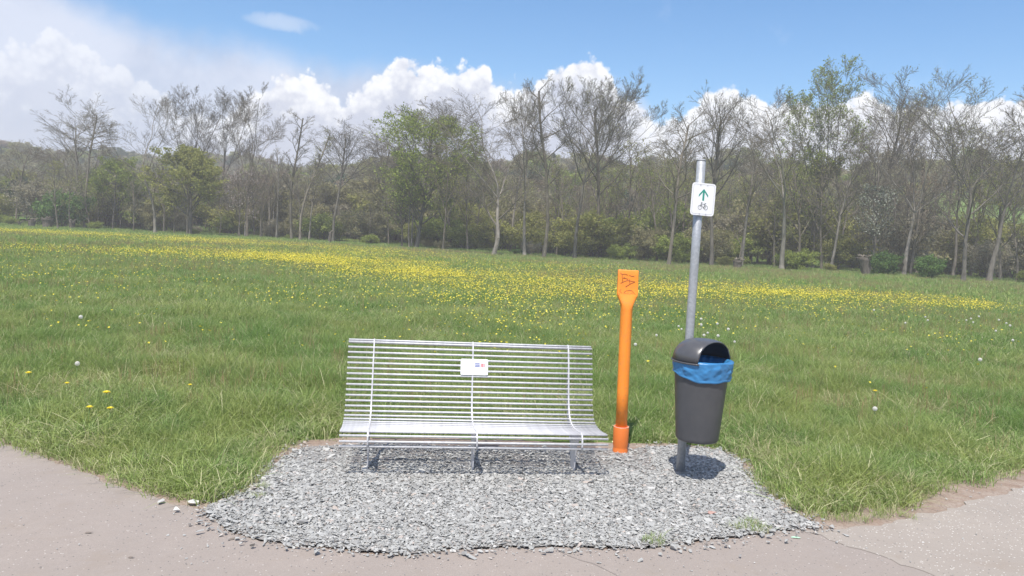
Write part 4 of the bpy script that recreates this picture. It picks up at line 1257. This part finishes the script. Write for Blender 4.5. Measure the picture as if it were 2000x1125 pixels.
n_bars = 30
bar_me = None
for i in range(n_bars):
    p = at_s(cum[-1] * i / (n_bars - 1))
    if bar_me is None:
        o = MB().tube([(-BL / 2, 0, 0), (-BL / 6, 0, 0), (BL / 6, 0, 0), (BL / 2, 0, 0)], 0.0078, 10).build('bar', M_steel, bench, loc=p); bar_me = o.data
    else:
        o = link_mesh('bar', bar_me, bench, p)
SP = 0.687 * K
N2 = []
for i, p in enumerate(prof):
    t = (prof[min(i + 1, len(prof) - 1)] - prof[max(i - 1, 0)]).normalized()
    N2.append(Vector((0, -t.z, t.y)))       # away from the sitter's side
for sx in (-SP, 0, SP):
    # thin flat rib that the rods pass through
    m = MB(); rings = []
    for p, n in zip(prof, N2):
        s1 = n if n.z < 0 or n.y > 0 else -n
        rings.append([(sx - .005, p.y + n.y * q, p.z + n.z * q) for q in (-.010, .010)] + [(sx + .005, p.y + n.y * q, p.z + n.z * q) for q in (.010, -.010)])
    m.loft(rings, smooth=False).build('rib', M_steel, bench)
    # leg plate: rises from the gravel, widens under the seat and runs up behind the back
    out = [(.175, -.03), (.170, .10), (.150, .20), (.085, .262), (.03, .270), (.03, .288), (.20, .280), (.34, .286), (.410, .322), (.452, .380), (.492, .480), (.540, .668), (.556, .655), (.522, .480), (.495, .385), (.455, .300), (.385, .235), (.315, .150), (.285, .06), (.278, -.03)]
    m = MB().prism([(a * K, b * K) for a, b in out], 'x', sx - .0045, sx + .0045)
    m.build('leg', M_plate, bench, bevel=0.0)
# cross bar under the seat joining the legs
MB().tube([(-SP, .30 * K, .255 * K), (SP, .30 * K, .255 * K)], .014, 10).build('cross_bar', M_plate, bench)

# plaque on the backrest
ps = Vector((0, .545, .735))
pc = (at_s(0.19) + at_s(0.30)) / 2
tdir = (at_s(0.18) - at_s(0.31)).normalized()
nrm_ = Vector((0, -tdir.z, tdir.y))
if nrm_.y > 0: nrm_ = -nrm_
plq = empty('plaque', (0, 0, 0)); plq.parent = None
Mb = Matrix.Translation(bench.location) @ Matrix.Rotation(B_YAW, 4, 'Z')
basis = Matrix(((1, 0, 0), (0, tdir.y, nrm_.y), (0, tdir.z, nrm_.z))).to_4x4()   # columns: x, up, normal
bpy.data.objects.remove(plq)


def rrect(wd, ht, r, n=5):
    o = []
    for cx, cy, a0 in ((wd / 2 - r, ht / 2 - r, 0), (-wd / 2 + r, ht / 2 - r, 90), (-wd / 2 + r, -ht / 2 + r, 180), (wd / 2 - r, -ht / 2 + r, 270)):
        for k in range(n + 1):
            a = RAD(a0 + 90 * k / n); o.append((cx + r * cos(a), cy + r * sin(a)))
    return o


PW, PH = .192 * K, .112 * K
m = MB().prism(rrect(PW, PH, .008), 'z', 0, .003)
plaque = m.build('plaque', M_white, bench)
plaque.matrix_local = Matrix.Translation(Vector((0.012, pc.y, pc.z)) + nrm_ * 0.011) @ basis
plaque['label'] = 'white information plaque with blue and red bars'


def pl_box(nm, cx, cy, wx, wy, m_, parent=plaque, z0=.003, th=.0008):
    return MB().box((cx, cy, z0 + th / 2), (wx, wy, th)).build(nm, m_, parent)


# pixel layout of the plaque: 1160 x 680 units across the plate
def pu(x, y): return ((x - 920) / 1160 * PW, (570 - y) / 680 * PH)
ux = PW / 1160
for yy in (428, 490, 552):
    c = pu(1045, yy); pl_box('blue_stripe', c[0], c[1], 200 * ux, 36 * ux, M_bluep)
for xx in (1205, 1267, 1330):
    c = pu(xx, 495); pl_box('red_stripe', c[0], c[1], 38 * ux, 160 * ux, M_redp)
tx = MB()
rr_ = random.Random(4)
xx = 950
while xx < 1340:
    q = rr_.uniform(10, 22); c = pu(xx, 622); tx.box((c[0], c[1], .0034), (q * ux, 14 * ux, .0008)); xx += q + 16
xx = 1045
while xx < 1235:
    q = rr_.uniform(14, 26); c = pu(xx, 770); tx.box((c[0], c[1], .0034), (q * ux, 22 * ux, .0008)); xx += q + (12 if not 1130 < xx < 1150 else 40)
c = pu(1135, 855); tx.box((c[0], c[1], .0034), (400 * ux, 9 * ux, .0008))
tx.build('small_print', M_grayp, plaque)
for cx, cy in ((415, 275), (1440, 295), (415, 865), (1430, 885)):
    c = pu(cx, cy); MB().tube([(c[0], c[1], .002), (c[0], c[1], .0052)], .0032, 8).build('screw', M_plate, plaque)

# ------------------------------------------------------------------ orange marker post
OP = Vector((0.939, 6.091, 0.0))
post = empty('marker_post', OP, RAD(4)); tag(post, 'tall orange plastic marker post with a flattened top, beside the bench', 'marker post')
m = MB(); rings = []
prof_o = [(0.20, .046, .046), (0.5, .0465, .0465), (0.85, .047, .047), (1.17, .0475, .0475), (1.20, .049, .046), (1.225, .057, .040), (1.25, .069, .033), (1.27, .079, .027), (1.285, .083, .023), (1.30, .0835, .020), (1.36, .0825, .019), (1.44, .082, .019), (1.476, .0815, .019), (1.482, .079, .017)]
LEAN = -0.017
for z_, a, b in prof_o:
    ring = []
    e = 1.0 if z_ < 1.2 else (0.55 if z_ < 1.28 else 0.22)
    for k in range(32):
        th = 2 * pi * k / 32; c_, s_ = cos(th), sin(th)
        ring.append((z_ * LEAN * -1 * -1 + a * math.copysign(abs(c_) ** e, c_), b * math.copysign(abs(s_) ** e, s_), z_))
    rings.append(ring)
m.loft(rings).build('post_body', M_orange, post)
m = MB()
rings = []
for z_, a in [(-.05, .060), (0.012, .060), (.035, .0605), (.048, .057), (.060, .0575), (.075, .0615), (.215, .0625), (.222, .0605), (.222, .050)]:
    rings.append([(z_ * LEAN + a * cos(2 * pi * k / 28), a * sin(2 * pi * k / 28), z_) for k in range(28)])
m.loft(rings, cap1=True).build('sleeve', M_orange2, post)
# thin white rim at the mouth of the sleeve
m = MB().tube([(.222 * LEAN + .0605 * cos(2 * pi * k / 28), .0605 * sin(2 * pi * k / 28), .224) for k in range(28)], .0022, 6, closed=True)
m.build('sleeve_rim', mat("pale_plastic_rim", (0.80, 0.55, 0.42), 0.4), post)
sc_ = .000362
strokes = [[(205, 255), (240, 290), (300, 275), (372, 297)], [(243, 285), (250, 360), (265, 450)], [(300, 345), (270, 370), (330, 372), (380, 388)], [(400, 300), (455, 318), (515, 322)], [(220, 482), (300, 440), (360, 415), (420, 418), (475, 430), (538, 436)], [(538, 440), (470, 470), (430, 492), (335, 558)], [(410, 380), (418, 430), (427, 490)],
           [(240, 610), (207, 650), (250, 690), (265, 700)], [(195, 690), (205, 720), (245, 745), (295, 750)], [(370, 635), (320, 665), (305, 700), (320, 735), (355, 775), (395, 772), (412, 740), (390, 705), (330, 705)], [(480, 635), (420, 630), (375, 642)], [(400, 690), (405, 750), (450, 795), (495, 760), (512, 712), (470, 690), (415, 735)], [(478, 640), (520, 680), (565, 722)], [(455, 815), (445, 860)], [(180, 735), (195, 745)]]
gf = MB()
for s_ in strokes:
    gf.tube([(-.024 + (x_ - 388) * sc_, -.0195 if y_ < 690 else -.0195 - (y_ - 690) * .00003, 1.482 - (y_ - 188) * sc_) for x_, y_ in s_], .0021, 5)
gf.build('graffiti', M_marker, post)

# ------------------------------------------------------------------ sign pole, sign, bin
PX, PY = 1.319, 5.608
pole = empty('sign_pole', (PX, PY, 0)); tag(pole, 'grey galvanised round pole standing in the gravel, carrying the cycle sign', 'pole')
MB().tube([(0, 0, -.15), (0, 0, .8), (.001, 0, 1.6), (.001, 0, 2.315)], .0315, 28).build('shaft', M_galv, pole)
MB().tube([(.001, 0, 2.315), (.001, 0, 2.322), (.001, 0, 2.327)], [.033, .033, .026], 28).build('pole_cap', mat("grey_cap", (.33, .34, .36), .5), pole)

SYAW = RAD(16)
sign = empty('cycle_sign', (PX + .010 + .012, PY - .0385, 2.037), SYAW)
sign.rotation_euler = (0, RAD(1.4), SYAW)
tag(sign, 'small white sign with a green arrow above a bicycle symbol, on the pole', 'sign')
SW, SHh = .190, .232


def sgn(nm, outline, d0, d1, m_, parent=sign):
    # outline in (x, z); front is -y
    return MB().prism(outline, 'y', -d0, -d1).build(nm, m_, parent)


sgn('plate', rrect(SW, SHh, .022), 0, .003, M_white)
o1, o2 = rrect(SW - .020, SHh - .020, .017), rrect(SW - .0245, SHh - .0245, .015)
m = MB(); A_ = [m.bm.verts.new((x_, -.0036, z_)) for x_, z_ in o1]; B_ = [m.bm.verts.new((x_, -.0036, z_)) for x_, z_ in o2]
for k in range(len(A_)): m.bm.faces.new((A_[k], A_[(k + 1) % len(A_)], B_[(k + 1) % len(A_)], B_[k]))
m.build('border_line', M_grayp, sign)
# arrow
ay = .012
arrow = [(0, .079), (.043, .033), (.043, .016), (.0085, .053), (.0085, -.010), (-.0085, -.010), (-.0085, .053), (-.043, .016), (-.043, .033)]
aa = [(x_ * .88, z_ * .95) for x_, z_ in arrow]
m = MB()
vs = [m.bm.verts.new((x_, -.0038, z_)) for x_, z_ in aa]
m.bm.faces.new((vs[0], vs[1], vs[2], vs[3])); m.bm.faces.new((vs[0], vs[3], vs[6])); m.bm.faces.new((vs[0], vs[6], vs[7], vs[8])); m.bm.faces.new((vs[3], vs[4], vs[5], vs[6]))
m.build('arrow', M_teal, sign)
# bicycle
bk = MB(); bz = -.058; bx = .002; w_ = .0012
def circ(cx, cz, r, n=22): return [(cx + r * cos(2 * pi * k / n), -.0042, cz + r * sin(2 * pi * k / n)) for k in range(n)]
bk.tube(circ(bx - .023, bz, .0150), w_, 4, closed=True); bk.tube(circ(bx + .024, bz, .0150), w_, 4, closed=True)
for ln in ([(-.023, 0), (-.014, .030), (-.010, .035), (-.004, .034)], [(-.015, .025), (.016, .024)], [(-.015, .022), (.004, -.004), (.024, 0), (.016, .024)], [(.004, -.004), (.018, .030)], [(.012, .030), (.025, .031)], [(-.018, .033), (-.010, .036)]):
    bk.tube([(bx + a, -.0042, bz + b) for a, b in ln], w_, 4)
bk.build('bicycle_symbol', M_black, sign)
for x_, z_ in ((-.030, SHh / 2 - .013), (.026, SHh / 2 - .013), (-.022, -SHh / 2 + .012), (.030, -SHh / 2 + .012)):
    MB().tube([(x_, -.002, z_), (x_, -.0062, z_)], .0045, 8).build('rivet', M_plate, sign)
for z_ in (.075, -.075):
    # clamp straps holding the plate to the pole
    st = MB().tube([(-.012 + .0355 * cos(a), .0385 + .0355 * sin(a), z_) for a in [k * 2 * pi / 20 for k in range(20)]], .0035, 4, closed=True)
    st.build('clamp', M_plate, sign)

# bin
BX, BY = 1.374, 5.405
binr = empty('litter_bin', (BX, BY, 0)); tag(binr, 'dark grey plastic litter bin with a round hood, hung on the sign pole', 'litter bin')
zb, zt = .322, .895
Rb, Rt = .151, .194
m = MB(); rings = []
for z_, r_ in [(zb, Rb - .022), (zb + .003, Rb - .010), (zb + .014, Rb - .002), (zb + .03, Rb)] + [(zb + .03 + (zt - zb - .03) * t, Rb + (Rt - Rb) * t) for t in (.2, .4, .6, .8, .95, 1.0)] + [(zt, Rt - .006), (zt - .12, Rt - .018)]:
    rings.append([(r_ * cos(2 * pi * k / 48), r_ * sin(2 * pi * k / 48), z_) for k in range(48)])
m.loft(rings, cap1=True).build('body', M_bin, binr)
# hood: dome cut by a plane to leave an arched opening
TH = RAD(-90 + 37)
dv = (cos(TH), sin(TH)); CUT = .108; RH = .212; HH = .158


def hood_z(r_): return HH * max(0, 1 - (r_ / RH) ** 3.1) ** .58


def hood_shell(off):
    g_ = []
    nA_, nR_ = 64, 14
    for k in range(nA_):
        a = 2 * pi * k / nA_; row = []
        ca = cos(a - TH)
        rmax = min(RH, CUT / ca) if ca > 0 else RH
        for j in range(nR_ + 1):
            t = (j / nR_) ** .8 if rmax >= RH - 1e-6 else j / nR_
            r_ = rmax * (1 - (1 - t) ** 1.0)
            row.append((r_ * cos(a) * (1 - off / RH), r_ * sin(a) * (1 - off / RH), zt - .004 + hood_z(r_) - (off if r_ < RH * .98 else 0)))
        g_.append(row)
    return g_


m = MB()
for off in (0, .005):
    G_ = hood_shell(off)
    vs = [[m.bm.verts.new(p) for p in row[1:]] for row in G_]
    c = m.bm.verts.new((0, 0, zt - .004 + HH - off))
    n = len(vs)
    for k in range(n):
        k2 = (k + 1) % n
        f = m.bm.faces.new((c, vs[k][0], vs[k2][0])); f.smooth = True
        for j in range(len(vs[0]) - 1):
            f = m.bm.faces.new((vs[k][j], vs[k][j + 1], vs[k2][j + 1], vs[k2][j])); f.smooth = True
    if off == 0: rim0 = [v[-1] for v in vs]
    else:
        rim1 = [v[-1] for v in vs]
        for k in range(n):
            k2 = (k + 1) % n; m.bm.faces.new((rim0[k], rim0[k2], rim1[k2], rim1[k]))
hood = m.build('hood', M_binhood, binr)
# lip round the base of the hood, open towards the slot
lip = MB(); pts = []
for k in range(49):
    a = TH + RAD(56) + (2 * pi - RAD(112)) * k / 48
    pts.append((RH * cos(a), RH * sin(a), zt - .006))
lip.tube(pts, .006, 8).build('hood_rim', M_binhood, binr)
# bin bracket to the pole
MB().box((-.055, .155, .55), (.05, .10, .04), Matrix.Rotation(RAD(20), 3, 'Z')).build('bracket', M_galv, binr)
MB().box((-.055, .160, .80), (.05, .10, .04), Matrix.Rotation(RAD(20), 3, 'Z')).build('bracket', M_galv, binr)

# blue bag folded over the rim
from mathutils import noise as MN
bag = MB(); nK = 160; rows = 22


def crease(a, f):
    """flat facets meeting in sharp folds, like stiff film"""
    q = Vector((cos(a) * 1.7, sin(a) * 1.7, f * 1.1 + a * .15))
    d, pts = MN.voronoi(q * 1.5 + Vector((3.1, 0.4, 1.7)))
    d2, p2 = MN.voronoi(q * 3.3 + Vector((0.3, 7.4, 2.7)))
    return (d[1] - d[0]) * .75 + (d2[1] - d2[0]) * .3 - .35


rings = []
for j in range(rows):
    f = j / (rows - 1); ring = []
    for k in range(nK):
        a = 2 * pi * k / nK
        # lower hem hangs deeper on the right
        deep = .112 + .026 * cos(a - RAD(-60)) + .007 * sin(a * 3 + 1) + .0025 * sin(a * 9)
        z_ = zt + .004 - deep * f + .005 * sin(a * 5 + 1) * (1 - f)
        rr = Rt + .003 - (Rt - Rb) / (zt - zb) * deep * f + .004
        rr += .026 * max(0, crease(a, f) + .22) * min(1, f * 5) * min(1, (1.02 - f) * 6) + .003
        rr += .014 * max(0, cos(a - RAD(-14))) ** 12 * (1 - f * .6)      # corner sticking out at the right
        if f > .90: rr += .004 * sin(pi * (f - .9) / .1)
        ring.append((rr * cos(a), rr * sin(a), z_))
    rings.append(ring)
# inside: the bag drops into the bin
inner = []
for z_, r_ in ((zt + .012, Rt - .001), (zt - .01, Rt - .014), (zt - .08, Rt - .035), (zt - .115, .06), (zt - .115, .01)):
    inner.append([(r_ * (1 + .02 * sin(k * .7)) * cos(2 * pi * k / nK), r_ * (1 + .02 * sin(k * .9)) * sin(2 * pi * k / nK), z_) for k in range(nK)])
bag.loft(inner[::-1] + rings, cap0=True, cap1=False)
bo = bag.build('bin_bag', M_bag, None)
bo.location = (BX, BY, 0)
tag(bo, 'crumpled blue plastic bag folded over the rim of the litter bin', 'bin bag')

# ------------------------------------------------------------------ haze
HAZE = 0.0016
bm = bmesh.new(); bmesh.ops.create_cube(bm, size=1.0)
for v in bm.verts: v.co = Vector((v.co.x * 900, v.co.y * 900, (v.co.z + .5) * 27.0 - 2))
me = bpy.data.meshes.new('haze'); bm.to_mesh(me); bm.free()
hm = bpy.data.materials.new('haze_air'); hm.use_nodes = True; hn = NT(hm.node_tree); hn.n.clear()
pv = hn.node('ShaderNodeVolumePrincipled'); pv.inputs['Color'].default_value = (1.0, 0.98, 0.95, 1); pv.inputs['Density'].default_value = HAZE
pv.inputs['Anisotropy'].default_value = 0.0
ho = hn.node('ShaderNodeOutputMaterial'); hn.l.new(pv.outputs[0], ho.inputs['Volume'])
me.materials.append(hm)
hz_ = link_mesh('haze', me); tag(hz_, kind='stuff')
